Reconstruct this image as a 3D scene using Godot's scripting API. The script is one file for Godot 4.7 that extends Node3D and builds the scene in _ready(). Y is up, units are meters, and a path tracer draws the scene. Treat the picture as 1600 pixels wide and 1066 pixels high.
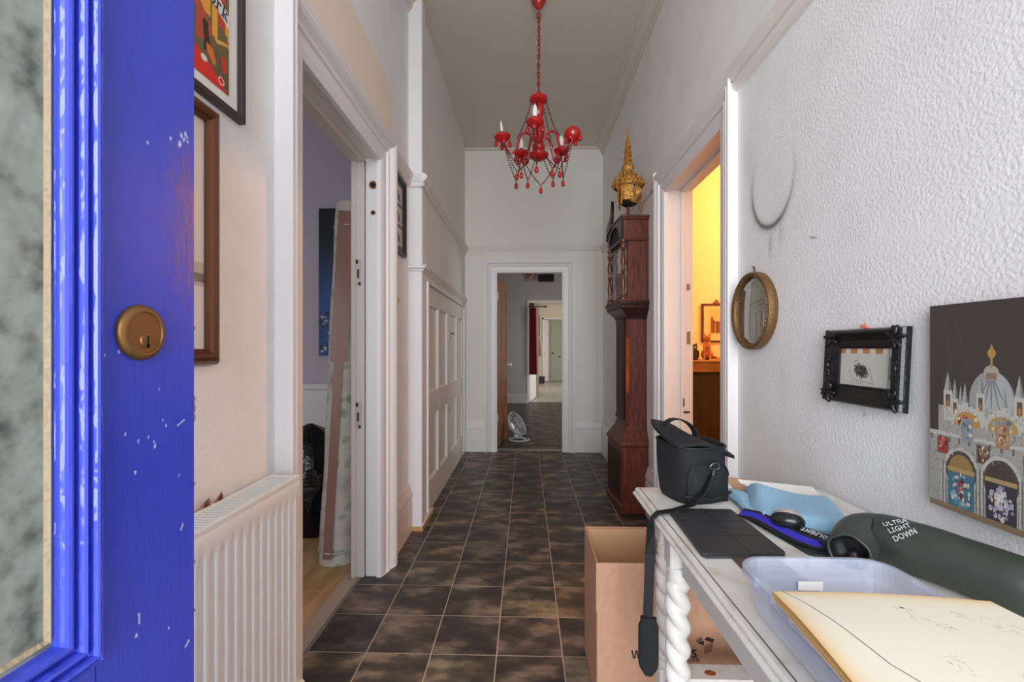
extends Node3D
# A hallway: the corridor runs along -z, x is to the right, y is up; d below means distance along the corridor (-z).

var M := {}
var bump_tex := {}

class MB:
	var st := SurfaceTool.new()
	var o := Vector3.ZERO
	var x := Transform3D()
	var g := 10
	func _init():
		st.begin(Mesh.PRIMITIVE_TRIANGLES)
		st.set_smooth_group(-1)
	func flat():
		st.set_smooth_group(-1)
	func smooth():
		g += 1
		st.set_smooth_group(g)
	func vert(p: Vector3, uv := Vector2.ZERO):
		st.set_uv(uv)
		st.add_vertex(x * p - o)
	func tri(a: Vector3, b: Vector3, c: Vector3, ua := Vector2.ZERO, ub := Vector2.ZERO, uc := Vector2.ZERO):
		vert(a, ua); vert(c, uc); vert(b, ub)
	func quad(a: Vector3, b: Vector3, c: Vector3, d: Vector3):
		if (a - b).length_squared() > 1e-14: tri(a, b, c, Vector2(0, 1), Vector2(1, 1), Vector2(1, 0))
		if (d - c).length_squared() > 1e-14: tri(a, c, d, Vector2(0, 1), Vector2(1, 0), Vector2(0, 0))
	func face(pts: Array, out: Vector3):          # convex polygon, turned so that it looks along out
		var n: Vector3 = (pts[1] - pts[0]).cross(pts[2] - pts[0])
		if n.dot(out) < 0:
			pts.reverse()
		for i in range(1, pts.size() - 1):
			tri(pts[0], pts[i], pts[i + 1])
	func box(lo: Vector3, hi: Vector3, ch := 0.002):
		flat()
		var c: Vector3 = (lo + hi) / 2
		var h: Vector3 = ((hi - lo) / 2).abs()
		ch = minf(ch, minf(h.x, minf(h.y, h.z)) * 0.9)
		for ax in 3:
			for s in [-1, 1]:
				var p := []
				for q in [[-1, -1], [1, -1], [1, 1], [-1, 1]]:
					var sg := Vector3.ZERO
					sg[ax] = s; sg[(ax + 1) % 3] = q[0]; sg[(ax + 2) % 3] = q[1]
					p.append(_cv(c, h, sg, ax, ch))
				var n := Vector3.ZERO
				n[ax] = s
				face(p, n)
		if ch <= 0.0001: return
		for ax in 3:
			var b := (ax + 1) % 3
			var e := (ax + 2) % 3
			for s in [-1, 1]:
				for t in [-1, 1]:
					var s0 := Vector3.ZERO
					s0[b] = s; s0[e] = t; s0[ax] = -1
					var s1 := s0
					s1[ax] = 1
					var n2 := Vector3.ZERO
					n2[b] = s; n2[e] = t
					face([_cv(c, h, s0, b, ch), _cv(c, h, s1, b, ch), _cv(c, h, s1, e, ch), _cv(c, h, s0, e, ch)], n2)
		for i in 8:
			var sg2 := Vector3(1 if i & 1 else -1, 1 if i & 2 else -1, 1 if i & 4 else -1)
			face([_cv(c, h, sg2, 0, ch), _cv(c, h, sg2, 1, ch), _cv(c, h, sg2, 2, ch)], sg2)
	func _cv(c: Vector3, h: Vector3, sg: Vector3, ax: int, ch: float) -> Vector3:
		var r := h - Vector3(ch, ch, ch)
		r[ax] = h[ax]
		return c + r * sg
	func lathe(prof: Array, n := 24, a0 := 0.0, a1 := TAU):   # prof: [radius, y] from the bottom up
		var last := Vector2.ZERO
		smooth()
		for i in prof.size() - 1:
			var p := Vector2(prof[i][0], prof[i][1])
			var q := Vector2(prof[i + 1][0], prof[i + 1][1])
			var dir := (q - p).normalized()
			if i > 0 and dir.dot(last) < 0.75: smooth()
			last = dir
			for k in n:
				var t0 := a0 + (a1 - a0) * k / n
				var t1 := a0 + (a1 - a0) * (k + 1) / n
				quad(Vector3(p.x * cos(t0), p.y, p.x * sin(t0)), Vector3(q.x * cos(t0), q.y, q.x * sin(t0)), Vector3(q.x * cos(t1), q.y, q.x * sin(t1)), Vector3(p.x * cos(t1), p.y, p.x * sin(t1)))
		flat()
	func grid(rows: Array, closed := false, is_smooth := true):   # rows: arrays of points
		if is_smooth: smooth()
		for i in rows.size() - 1:
			var a = rows[i]
			var b = rows[i + 1]
			var m: int = a.size() if closed else a.size() - 1
			for j in m:
				var k := (j + 1) % int(a.size())
				quad(a[j], a[k], b[k], b[j])
		flat()
	func cap(ring: Array, c: Vector3, flip := false):
		for i in ring.size():
			var j := (i + 1) % ring.size()
			if flip: tri(c, ring[j], ring[i])
			else: tri(c, ring[i], ring[j])
	func tube(pts: Array, rad, n := 8, caps := true):     # rad: number or array
		var rows := []
		var up := Vector3.UP
		for i in pts.size():
			var d: Vector3 = (pts[mini(i + 1, pts.size() - 1)] - pts[maxi(i - 1, 0)]).normalized()
			if i == 0 and absf(d.dot(up)) > 0.9: up = Vector3.RIGHT
			var s := d.cross(up).normalized()
			up = s.cross(d).normalized()
			var r: float = rad[i] if rad is Array else rad
			var ring := []
			for k in n:
				ring.append(pts[i] + (s * cos(TAU * k / n) + up * sin(TAU * k / n)) * r)
			rows.append(ring)
		grid(rows, true)
		if caps:
			cap(rows[0], pts[0], true)
			cap(rows[-1], pts[-1])
	func ball(c: Vector3, r, n := 8, m := 6):
		var rr: Vector3 = r if r is Vector3 else Vector3(r, r, r)
		var rows := []
		for i in m + 1:
			var ring := []
			var th := PI * i / m
			for k in n:
				ring.append(c + Vector3(sin(th) * cos(TAU * k / n), -cos(th), sin(th) * sin(TAU * k / n)) * rr)
			rows.append(ring)
		grid(rows, true)
	func strip(pts: Array, wdir: Vector3, w: float, th: float, n: Vector3):  # flat band along pts: width w along wdir, thickness th along n
		var rows := []
		for p in pts:
			rows.append([p - wdir * w / 2, p + wdir * w / 2, p + wdir * w / 2 + n * th, p - wdir * w / 2 + n * th])
		grid(rows, true, false)
		face(rows[0].duplicate(), Vector3.UP); face(rows[-1].duplicate(), Vector3.UP)
	func band(pts: Array, nrms: Array, wdirs: Array, w: float, th: float):
		var rows := []
		for i in pts.size():
			var a: Vector3 = wdirs[i] * w / 2
			var b: Vector3 = nrms[i] * th / 2
			rows.append([pts[i] - a - b, pts[i] + a - b, pts[i] + a + b, pts[i] - a + b])
		grid(rows, true, false)
		face(rows[0].duplicate(), pts[0] - pts[1]); face(rows[-1].duplicate(), pts[-1] - pts[-2])
	func rectframe(O: Vector3, ex: Vector3, ey: Vector3, n: Vector3, w: float, h: float, prof: Array, open := false):   # prof: [outward offset, projection]
		flat()
		var rows := []
		for q in prof:
			var a: float = q[0]
			var z: Vector3 = n * q[1]
			if open:
				rows.append([O - ex * a + z, O - ex * a + ey * (h + a) + z, O + ex * (w + a) + ey * (h + a) + z, O + ex * (w + a) + z])
			else:
				rows.append([O - ex * a - ey * a + z, O - ex * a + ey * (h + a) + z, O + ex * (w + a) + ey * (h + a) + z, O + ex * (w + a) - ey * a + z])
		grid(rows, not open, false)
	func print_quad(a: Vector3, b: Vector3, c: Vector3, d: Vector3):   # bottom left, bottom right, top right, top left
		quad(a, b, c, d)
	func extrude(poly: PackedVector2Array, O: Vector3, ex: Vector3, ey: Vector3, ez: Vector3):   # outline in ex, ey; thickness ez
		flat()
		var idx := Geometry2D.triangulate_polygon(poly)
		for i in range(0, idx.size(), 3):
			var t := []
			for k in 3: t.append(O + ex * poly[idx[i + k]].x + ey * poly[idx[i + k]].y)
			face(t.duplicate(), -ez)
			var t2 := []
			for p in t: t2.append(p + ez)
			face(t2, ez)
		for i in poly.size():
			var p0: Vector2 = poly[i]
			var p1: Vector2 = poly[(i + 1) % poly.size()]
			var a := O + ex * p0.x + ey * p0.y
			var b := O + ex * p1.x + ey * p1.y
			quad(a, b, b + ez, a + ez)
	func done() -> ArrayMesh:
		st.generate_normals()
		st.index()
		return st.commit()

func P(x: float, y: float, d: float) -> Vector3:
	return Vector3(x, y, -d)

func mb(t: Node3D = null) -> MB:                  # a mesh in the thing's own axes, or, given the thing, in the world's
	var b := MB.new()
	if t: b.o = t.position
	return b

func thing(called: String, label: String, category: String, at := Vector3.ZERO, turn := 0.0, group := "") -> Node3D:
	var o := Node3D.new()
	o.name = called
	add_child(o, true)
	o.position = at
	o.rotation.y = turn
	tag(o, label, category, group)
	return o

func tag(o: Node3D, label: String, category: String, group := ""):
	o.set_meta("label", label)
	o.set_meta("category", category)
	if group: o.set_meta("group", group)

func part(called: String, b: MB, m: Material, parent: Node3D, label := "") -> MeshInstance3D:
	return part_mesh(called, b.done(), m, parent, label)

func part_mesh(called: String, me: Mesh, m: Material, parent: Node3D, label := "") -> MeshInstance3D:
	var o := MeshInstance3D.new()
	o.name = called
	o.mesh = me
	o.material_override = m
	if parent == null: parent = self
	parent.add_child(o, true)
	if label: o.set_meta("label", label)
	return o

func struct(called: String, b: MB, m: Material, label := "") -> MeshInstance3D:
	var o := part(called, b, m, self, label)
	o.set_meta("kind", "structure")
	return o

func text(parent: Node3D, called: String, what: String, height: float, m: Material, at: Transform3D, bold := false, serif := false, depth := 0.0006) -> MeshInstance3D:
	var t := TextMesh.new()
	var f := SystemFont.new()
	f.font_names = PackedStringArray(["Droid Serif" if serif else "Droid Sans"])
	if bold: f.font_weight = 700
	t.font = f
	t.text = what
	t.font_size = 32
	t.pixel_size = height / 23.0
	t.depth = depth
	t.curve_step = 2.0
	var o := part_mesh(called, t, m, parent)
	o.transform = at
	return o

# ---------------------------------------------------------------- materials
func noise(freq: float, octaves := 4, kind := FastNoiseLite.TYPE_SIMPLEX_SMOOTH, sd := 1) -> FastNoiseLite:
	var n := FastNoiseLite.new()
	n.noise_type = kind
	n.frequency = freq
	n.fractal_octaves = octaves
	n.seed = sd
	return n

func ntex(n: FastNoiseLite, size := 512, ramp: Array = [], contrast := true) -> NoiseTexture2D:
	var t := NoiseTexture2D.new()
	t.width = size; t.height = size
	t.seamless = true
	t.normalize = contrast
	t.noise = n
	if ramp.size():
		var g := Gradient.new()
		g.offsets = PackedFloat32Array()
		var off := PackedFloat32Array()
		var col := PackedColorArray()
		for r in ramp:
			off.append(r[0]); col.append(r[1])
		g.offsets = off
		g.colors = col
		t.color_ramp = g
	return t

func mat(c: Color, rough := 0.6, metal := 0.0) -> StandardMaterial3D:
	var m := StandardMaterial3D.new()
	m.albedo_color = c
	m.roughness = rough
	m.metallic = metal
	m.cull_mode = BaseMaterial3D.CULL_DISABLED
	return m

func tri_tex(m: StandardMaterial3D, t: Texture2D, scale: Vector3, world := true) -> StandardMaterial3D:
	m.albedo_texture = t
	m.uv1_triplanar = true
	m.uv1_world_triplanar = world
	m.uv1_scale = scale
	return m

func bump(m: StandardMaterial3D, t: Texture2D, cm: float, scale := Vector3.ZERO, world := true) -> StandardMaterial3D:
	m.heightmap_enabled = true
	m.heightmap_texture = t
	m.heightmap_scale = cm
	if scale != Vector3.ZERO:
		m.uv1_triplanar = true
		m.uv1_world_triplanar = world
		m.uv1_scale = scale
	return m

func rgb(r: int, g: int, b: int) -> Color:
	return Color8(r, g, b)

func img_mat(im: Image, rough := 0.5) -> StandardMaterial3D:
	var m := mat(Color.WHITE, rough)
	m.albedo_texture = ImageTexture.create_from_image(im)
	m.texture_repeat = false
	return m

# small picture painter: polygons and ellipses in a picture's own unit square
func new_img(w: int, h: int, c: Color) -> Image:
	var im := Image.create_empty(w, h, false, Image.FORMAT_RGB8)
	im.fill(c)
	return im

func ipoly(im: Image, pts: Array, c: Color):
	var w := im.get_width()
	var h := im.get_height()
	var poly := PackedVector2Array()
	for p in pts: poly.append(Vector2(p[0] * w, p[1] * h))
	var y0 := h; var y1 := 0
	for p in poly:
		y0 = mini(y0, int(p.y)); y1 = maxi(y1, int(p.y) + 1)
	for y in range(maxi(y0, 0), mini(y1, h)):
		var xs := []
		var yy := y + 0.5
		for i in poly.size():
			var a := poly[i]
			var b := poly[(i + 1) % poly.size()]
			if (a.y <= yy) != (b.y <= yy):
				xs.append(a.x + (yy - a.y) / (b.y - a.y) * (b.x - a.x))
		xs.sort()
		for k in range(0, xs.size() - 1, 2):
			var xa := maxi(int(round(xs[k])), 0)
			var xb := mini(int(round(xs[k + 1])), w)
			if xb > xa: im.fill_rect(Rect2i(xa, y, xb - xa, 1), c)

func iell(im: Image, cx: float, cy: float, rx: float, ry: float, c: Color, a0 := 0.0, a1 := TAU):
	var pts := []
	for i in 25:
		var t := a0 + (a1 - a0) * i / 24.0
		pts.append([cx + rx * cos(t), cy + ry * sin(t)])
	ipoly(im, pts, c)

func irect(im: Image, x: float, y: float, w: float, h: float, c: Color):
	ipoly(im, [[x, y], [x + w, y], [x + w, y + h], [x, y + h]], c)

func iline(im: Image, x0: float, y0: float, x1: float, y1: float, th: float, c: Color):
	var asp := float(im.get_width()) / im.get_height()
	var d := Vector2(x1 - x0, (y1 - y0) / asp).normalized() * th
	ipoly(im, [[x0 - d.y, y0 + d.x * asp], [x1 - d.y, y1 + d.x * asp], [x1 + d.y, y1 - d.x * asp], [x0 + d.y, y0 - d.x * asp]], c)

func speckle(im: Image, amount: float, sd: int):
	var r := RandomNumberGenerator.new()
	r.seed = sd
	for y in im.get_height():
		for x in im.get_width():
			var k := 1.0 + (r.randf() - 0.5) * amount
			var c := im.get_pixel(x, y)
			im.set_pixel(x, y, Color(c.r * k, c.g * k, c.b * k))

func make_materials():
	var plaster := ntex(noise(0.075, 2, FastNoiseLite.TYPE_SIMPLEX_SMOOTH, 3), 1024)
	var fine := ntex(noise(0.2, 2, FastNoiseLite.TYPE_SIMPLEX_SMOOTH, 5), 256)
	bump_tex = {"plaster": plaster, "fine": fine}
	var grime := ntex(noise(0.006, 5, FastNoiseLite.TYPE_SIMPLEX_SMOOTH, 8), 512, [[0.0, rgb(234, 233, 233)], [0.4, rgb(239, 238, 239)], [1.0, rgb(243, 242, 243)]])
	M.wall = bump(tri_tex(mat(Color(0.985, 0.985, 0.985), 0.7), grime, Vector3(1, 1, 1)), plaster, 0.1)
	M.wall_smooth = bump(mat(rgb(234, 230, 225), 0.75), plaster, 0.08, Vector3(0.7, 0.7, 0.7))
	M.wall_far = bump(mat(rgb(230, 226, 218), 0.75), plaster, 0.1, Vector3(1, 1, 1))
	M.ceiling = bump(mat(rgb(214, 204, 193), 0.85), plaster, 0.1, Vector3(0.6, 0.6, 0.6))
	M.gloss_white = bump(mat(rgb(232, 228, 228), 0.35), fine, 0.02, Vector3(1.5, 1.5, 1.5))
	M.gloss_cream = bump(mat(rgb(230, 222, 216), 0.4), fine, 0.02, Vector3(1.5, 1.5, 1.5))
	M.gloss_old = bump(mat(rgb(212, 206, 200), 0.45), fine, 0.03, Vector3(1.5, 1.5, 1.5))
	M.skirt_pink = mat(rgb(226, 208, 196), 0.4)
	M.bare_wood = mat(rgb(190, 150, 96), 0.7)
	M.grout = mat(rgb(180, 164, 150), 0.85)
	var slate_ramp := [[0.0, rgb(46, 42, 40)], [0.36, rgb(70, 64, 60)], [0.54, rgb(90, 81, 75)], [0.66, rgb(116, 105, 96)], [0.8, rgb(142, 129, 118)], [1.0, rgb(164, 149, 137)]]
	var sl := noise(0.0042, 7, FastNoiseLite.TYPE_SIMPLEX_SMOOTH, 21)
	sl.fractal_gain = 0.58
	sl.domain_warp_enabled = true
	sl.domain_warp_amplitude = 50.0
	sl.domain_warp_frequency = 0.004
	var slate := ntex(sl, 1024, slate_ramp)
	M.slate = []
	var tints := [Color(0.92, 0.9, 0.9), Color(1.0, 0.96, 0.92), Color(1.12, 1.04, 0.96), Color(0.85, 0.84, 0.84), Color(1.05, 1.0, 0.98), Color(1.2, 1.08, 1.0), Color(0.97, 0.95, 0.93)]
	for i in 7:
		var m := tri_tex(mat(Color(minf(tints[i].r * 0.92, 1), minf(tints[i].g * 0.92, 1), minf(tints[i].b * 0.92, 1)), 0.45), slate, Vector3(0.8, 0.8, 1.5))
		m.uv1_offset = Vector3(i * 0.37, 0, i * 0.53)
		bump(m, slate, 0.05)
		M.slate.append(m)
	M.boards = tri_tex(mat(Color.WHITE, 0.7), ntex(noise(0.01, 4, FastNoiseLite.TYPE_SIMPLEX_SMOOTH, 4), 256, [[0.0, rgb(176, 134, 88)], [0.6, rgb(210, 172, 124)], [1.0, rgb(224, 192, 150)]]), Vector3(2, 2, 0.5))
	var wood := noise(0.02, 4, FastNoiseLite.TYPE_SIMPLEX_SMOOTH, 31)
	M.mahogany = tri_tex(mat(Color.WHITE, 0.32), ntex(wood, 512, [[0.0, rgb(70, 30, 24)], [0.5, rgb(98, 46, 36)], [1.0, rgb(120, 60, 46)]]), Vector3(4, 0.6, 4), false)
	M.mahogany.clearcoat_enabled = true
	M.mahogany.clearcoat = 0.3
	M.mahogany.clearcoat_roughness = 0.25
	M.mahogany_dark = tri_tex(mat(Color.WHITE, 0.3), ntex(wood, 512, [[0.0, rgb(22, 10, 8)], [0.5, rgb(46, 20, 15)], [1.0, rgb(70, 32, 24)]]), Vector3(4, 0.6, 4), false)
	M.inlay = tri_tex(mat(Color.WHITE, 0.3), ntex(wood, 256, [[0.0, rgb(130, 54, 20)], [0.6, rgb(176, 84, 36)], [1.0, rgb(200, 110, 54)]]), Vector3(6, 0.8, 6), false)
	M.pine = tri_tex(mat(Color.WHITE, 0.4), ntex(wood, 256, [[0.0, rgb(104, 56, 26)], [0.5, rgb(150, 86, 44)], [1.0, rgb(176, 108, 60)]]), Vector3(5, 0.5, 5), false)
	M.dark_wood = tri_tex(mat(Color.WHITE, 0.4), ntex(wood, 256, [[0.0, rgb(30, 18, 10)], [0.5, rgb(50, 32, 18)], [1.0, rgb(62, 40, 24)]]), Vector3(4, 0.7, 4), false)
	M.cardboard = tri_tex(mat(Color.WHITE, 0.85), ntex(noise(0.05, 3, FastNoiseLite.TYPE_SIMPLEX_SMOOTH, 12), 256, [[0.0, rgb(192, 146, 118)], [1.0, rgb(202, 157, 128)]]), Vector3(3, 1.6, 3), false)
	M.cardboard_in = mat(rgb(206, 164, 122), 0.85)
	M.ink = mat(rgb(48, 34, 32), 0.8)
	M.ink_soft = mat(rgb(120, 86, 72), 0.8)
	M.red = mat(rgb(172, 4, 8), 0.1)
	M.red.clearcoat_enabled = true
	M.red.clearcoat = 0.6
	M.red_dark = mat(rgb(84, 10, 14), 0.2)
	M.red_glass = mat(Color8(214, 16, 20, 110), 0.08)
	M.red_glass.refraction_enabled = true
	M.red_glass.refraction_scale = 0.05
	M.chain = mat(rgb(128, 34, 34), 0.35)
	M.bulb = mat(rgb(236, 234, 230), 0.3)
	M.black = mat(rgb(24, 24, 26), 0.5)
	M.black_gloss = bump(mat(rgb(20, 21, 23), 0.32), ntex(noise(0.03, 3, FastNoiseLite.TYPE_CELLULAR, 9), 256), 0.08, Vector3(12, 12, 12), false)
	M.black_fabric = bump(mat(rgb(17, 19, 23), 0.8), fine, 0.08, Vector3(4, 4, 4), false)
	M.black_leather = bump(mat(rgb(50, 49, 51), 0.55), fine, 0.04, Vector3(5, 5, 5), false)
	M.metal = mat(rgb(150, 150, 150), 0.3, 1.0)
	M.brass = bump(mat(rgb(150, 112, 66), 0.42, 0.8), fine, 0.02, Vector3(6, 6, 6), false)
	M.gold = bump(mat(rgb(204, 152, 78), 0.3, 0.75), ntex(noise(0.06, 2, FastNoiseLite.TYPE_CELLULAR, 6), 256), 0.6, Vector3(9, 9, 9), false)
	M.gilt = bump(mat(rgb(126, 94, 58), 0.42, 0.55), ntex(noise(0.08, 3, FastNoiseLite.TYPE_SIMPLEX_SMOOTH, 15), 256), 0.25, Vector3(8, 8, 8), false)
	M.mirror = mat(rgb(214, 218, 214), 0.02, 1.0)
	M.dark = mat(rgb(14, 12, 12), 0.7)
	M.white_paint = bump(tri_tex(mat(Color.WHITE, 0.45), ntex(noise(0.012, 5, FastNoiseLite.TYPE_SIMPLEX_SMOOTH, 44), 512, [[0.0, rgb(206, 196, 184)], [0.35, rgb(226, 221, 214)], [1.0, rgb(236, 233, 229)]]), Vector3(2, 2, 2), false), fine, 0.02)
	M.radiator = mat(rgb(230, 230, 230), 0.35)
	M.paper = mat(rgb(236, 232, 226), 0.8)
	M.frost_plastic = mat(Color8(210, 218, 238, 84), 0.18)
	M.frost_plastic.transparency = BaseMaterial3D.TRANSPARENCY_ALPHA
	M.pane = mat(Color8(235, 240, 240, 20), 0.03)
	M.pane.transparency = BaseMaterial3D.TRANSPARENCY_ALPHA
	M.blue = bump(mat(rgb(54, 70, 196), 0.32), ntex(noise(0.02, 3, FastNoiseLite.TYPE_SIMPLEX_SMOOTH, 77), 256), 0.06, Vector3(3, 3, 3), false)
	M.blue.clearcoat_enabled = true
	M.blue.clearcoat = 0.4
	M.blue.clearcoat_roughness = 0.15
	M.blue_gloss = bump(mat(rgb(64, 80, 216), 0.1), ntex(noise(0.025, 4, FastNoiseLite.TYPE_SIMPLEX_SMOOTH, 78), 256), 0.22, Vector3(5, 2.5, 5), false)
	M.blue_gloss.clearcoat_enabled = true
	M.blue_gloss.clearcoat = 0.7
	M.putty = bump(mat(rgb(184, 166, 134), 0.8), fine, 0.15, Vector3(4, 4, 4), false)
	M.plastic_white = mat(rgb(226, 228, 232), 0.35)
	M.plastic_grey = mat(rgb(150, 152, 158), 0.4)

const LAMP_COLOR := Color(1.0, 0.77, 0.5)
const LAMP_ENERGY := 3.3

func area(called: String, at: Vector3, towards: Vector3, size: Vector2, energy: float, c: Color):
	var l := AreaLight3D.new()
	l.name = called
	l.area_size = size
	l.area_normalize_energy = true
	l.light_energy = energy
	l.light_color = c
	l.area_range = 25.0
	l.area_attenuation = 2.0
	l.shadow_enabled = true
	add_child(l)
	l.look_at_from_position(at, at + towards, Vector3.UP if absf(towards.normalized().y) < 0.9 else Vector3.RIGHT)

func _ready():
	# camera: 16 mm lens at 1.2 m, turned 1.77 degrees to the left of the corridor, lens shifted up a little
	var cam := Camera3D.new()
	cam.name = "camera"
	cam.projection = Camera3D.PROJECTION_FRUSTUM
	cam.near = 0.05
	cam.far = 100.0
	cam.size = 1066.0 / 711.0 * 0.05
	cam.frustum_offset = Vector2(0, 10.0 / 711.0 * 0.05)
	cam.position = Vector3(0, 1.2, 0)
	cam.rotation.y = atan(22.0 / 711.0)
	add_child(cam)
	cam.current = true
	# overcast sky, seen only through the entrance and the windows
	var env := Environment.new()
	env.background_mode = Environment.BG_SKY
	var sky := Sky.new()
	var sm := ProceduralSkyMaterial.new()
	sm.sky_top_color = rgb(206, 214, 228)
	sm.sky_horizon_color = rgb(232, 232, 232)
	sm.ground_bottom_color = rgb(120, 118, 114)
	sm.ground_horizon_color = rgb(190, 188, 184)
	sky.sky_material = sm
	env.sky = sky
	env.background_energy_multiplier = 1.2
	env.tonemap_mode = Environment.TONE_MAPPER_LINEAR
	env.tonemap_exposure = 1.06
	env.sdfgi_enabled = true
	env.ssao_enabled = true
	env.ssil_enabled = true
	var we := WorldEnvironment.new()
	we.name = "world_environment"
	we.environment = env
	add_child(we)
	# daylight: the entrance behind the camera, and the windows of the other rooms
	area("daylight_entrance", P(-0.42, 1.9, -3.0), Vector3(0.08, 0, -1), Vector2(3.3, 3.4), 35.0, Color(0.965, 0.985, 1.0))
	area("daylight_left_window", P(-2.4, 1.6, -0.42), Vector3(0, -0.1, -1), Vector2(1.7, 1.5), 0.25, Color(0.92, 0.94, 1.0))
	area("daylight_kitchen_window", P(2.58, 1.6, 7.8), Vector3(-1, -0.1, 0), Vector2(1.5, 1.3), 3.4, Color(1.0, 0.97, 0.92))
	area("daylight_back_window", P(3.38, 1.4, 12.5), Vector3(-1, -0.15, 0), Vector2(3.8, 1.7), 9.0, Color(1.0, 0.98, 0.95))
	make_materials()
	build_floor()
	build_walls()
	wall_trim()
	build_doors()
	front_door()
	table()
	clock()
	radiator()
	cupboard()
	cardboard_box()
	left_pictures()
	right_wall_things()
	var ch := chandelier("chandelier", "red glass chandelier with bead strings and drops hanging in the hall", P(0.083, 2.44, 3.0), CEIL)
	var ck := chandelier("chandelier", "small red chandelier in the kitchen, seen at the top of the end doorway", P(0.07, 2.4, 7.6), 2.95, 0.55)
	headdress()
	camera_bag()
	table_things()
	left_room()
	right_room()
	far_rooms()

# ---------------------------------------------------------------- the setting
const WR := 0.88      # right wall
const WL := -0.77     # left wall near the entrance
const CEIL := 3.5
const FAR := 5.24     # end wall of the hall

func arch_profile(w: float, p: float) -> Array:      # Victorian architrave, from the opening outwards
	var a := [[-0.012, -0.01], [-0.012, 0.012], [-0.004, 0.016], [0.004, 0.016], [0.012, 0.02], [w * 0.42, 0.02], [w * 0.45, 0.03], [w * 0.5, 0.033], [w * 0.55, 0.028], [w * 0.6, 0.026], [w * 0.7, p * 0.8], [w * 0.78, p * 0.98], [w * 0.82, p], [w * 0.86, p * 0.9], [w * 0.89, p * 0.92], [w * 0.93, p], [w, p], [w, -0.01]]
	return a

func picture_rail(b: MB, A: Vector3, B: Vector3, n: Vector3, y0 := 2.285, s := 1.0):    # a moulding from A to B on a wall that faces n; y of A and B is ignored
	var prof := [[0.0, 0.0], [0.012, 0.004], [0.02, 0.012], [0.024, 0.026], [0.018, 0.034], [0.026, 0.038], [0.034, 0.052], [0.04, 0.064], [0.04, 0.074], [0.03, 0.08], [0.028, 0.086], [0.0, 0.088]]
	var rows := []
	for q in prof:
		var p: Vector3 = n * float(q[0]) * s + Vector3(0, y0 + q[1] * s, 0)
		rows.append([Vector3(A.x, 0, A.z) + p, Vector3(B.x, 0, B.z) + p])
	b.grid(rows, false, false)
	for e in 2:
		var ring := []
		for r in rows: ring.append(r[e])
		b.face(ring, (A - B) if e == 0 else (B - A))

func skirting(b: MB, A: Vector3, B: Vector3, n: Vector3, h := 0.34, t := 0.026):
	var prof := [[t, 0.0], [t, h - 0.1], [t * 0.86, h - 0.092], [t, h - 0.08], [t * 1.05, h - 0.06], [t * 0.8, h - 0.04], [t * 0.5, h - 0.02], [t * 0.4, h], [0.0, h]]
	var rows := []
	for q in prof:
		var p: Vector3 = n * float(q[0]) + Vector3(0, q[1], 0)
		rows.append([Vector3(A.x, 0, A.z) + p, Vector3(B.x, 0, B.z) + p])
	b.grid(rows, false, false)
	for e in 2:
		var ring := [Vector3((A if e == 0 else B).x, 0, (A if e == 0 else B).z)]
		for r in rows: ring.append(r[e])
		b.face(ring, (A - B) if e == 0 else (B - A))

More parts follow.
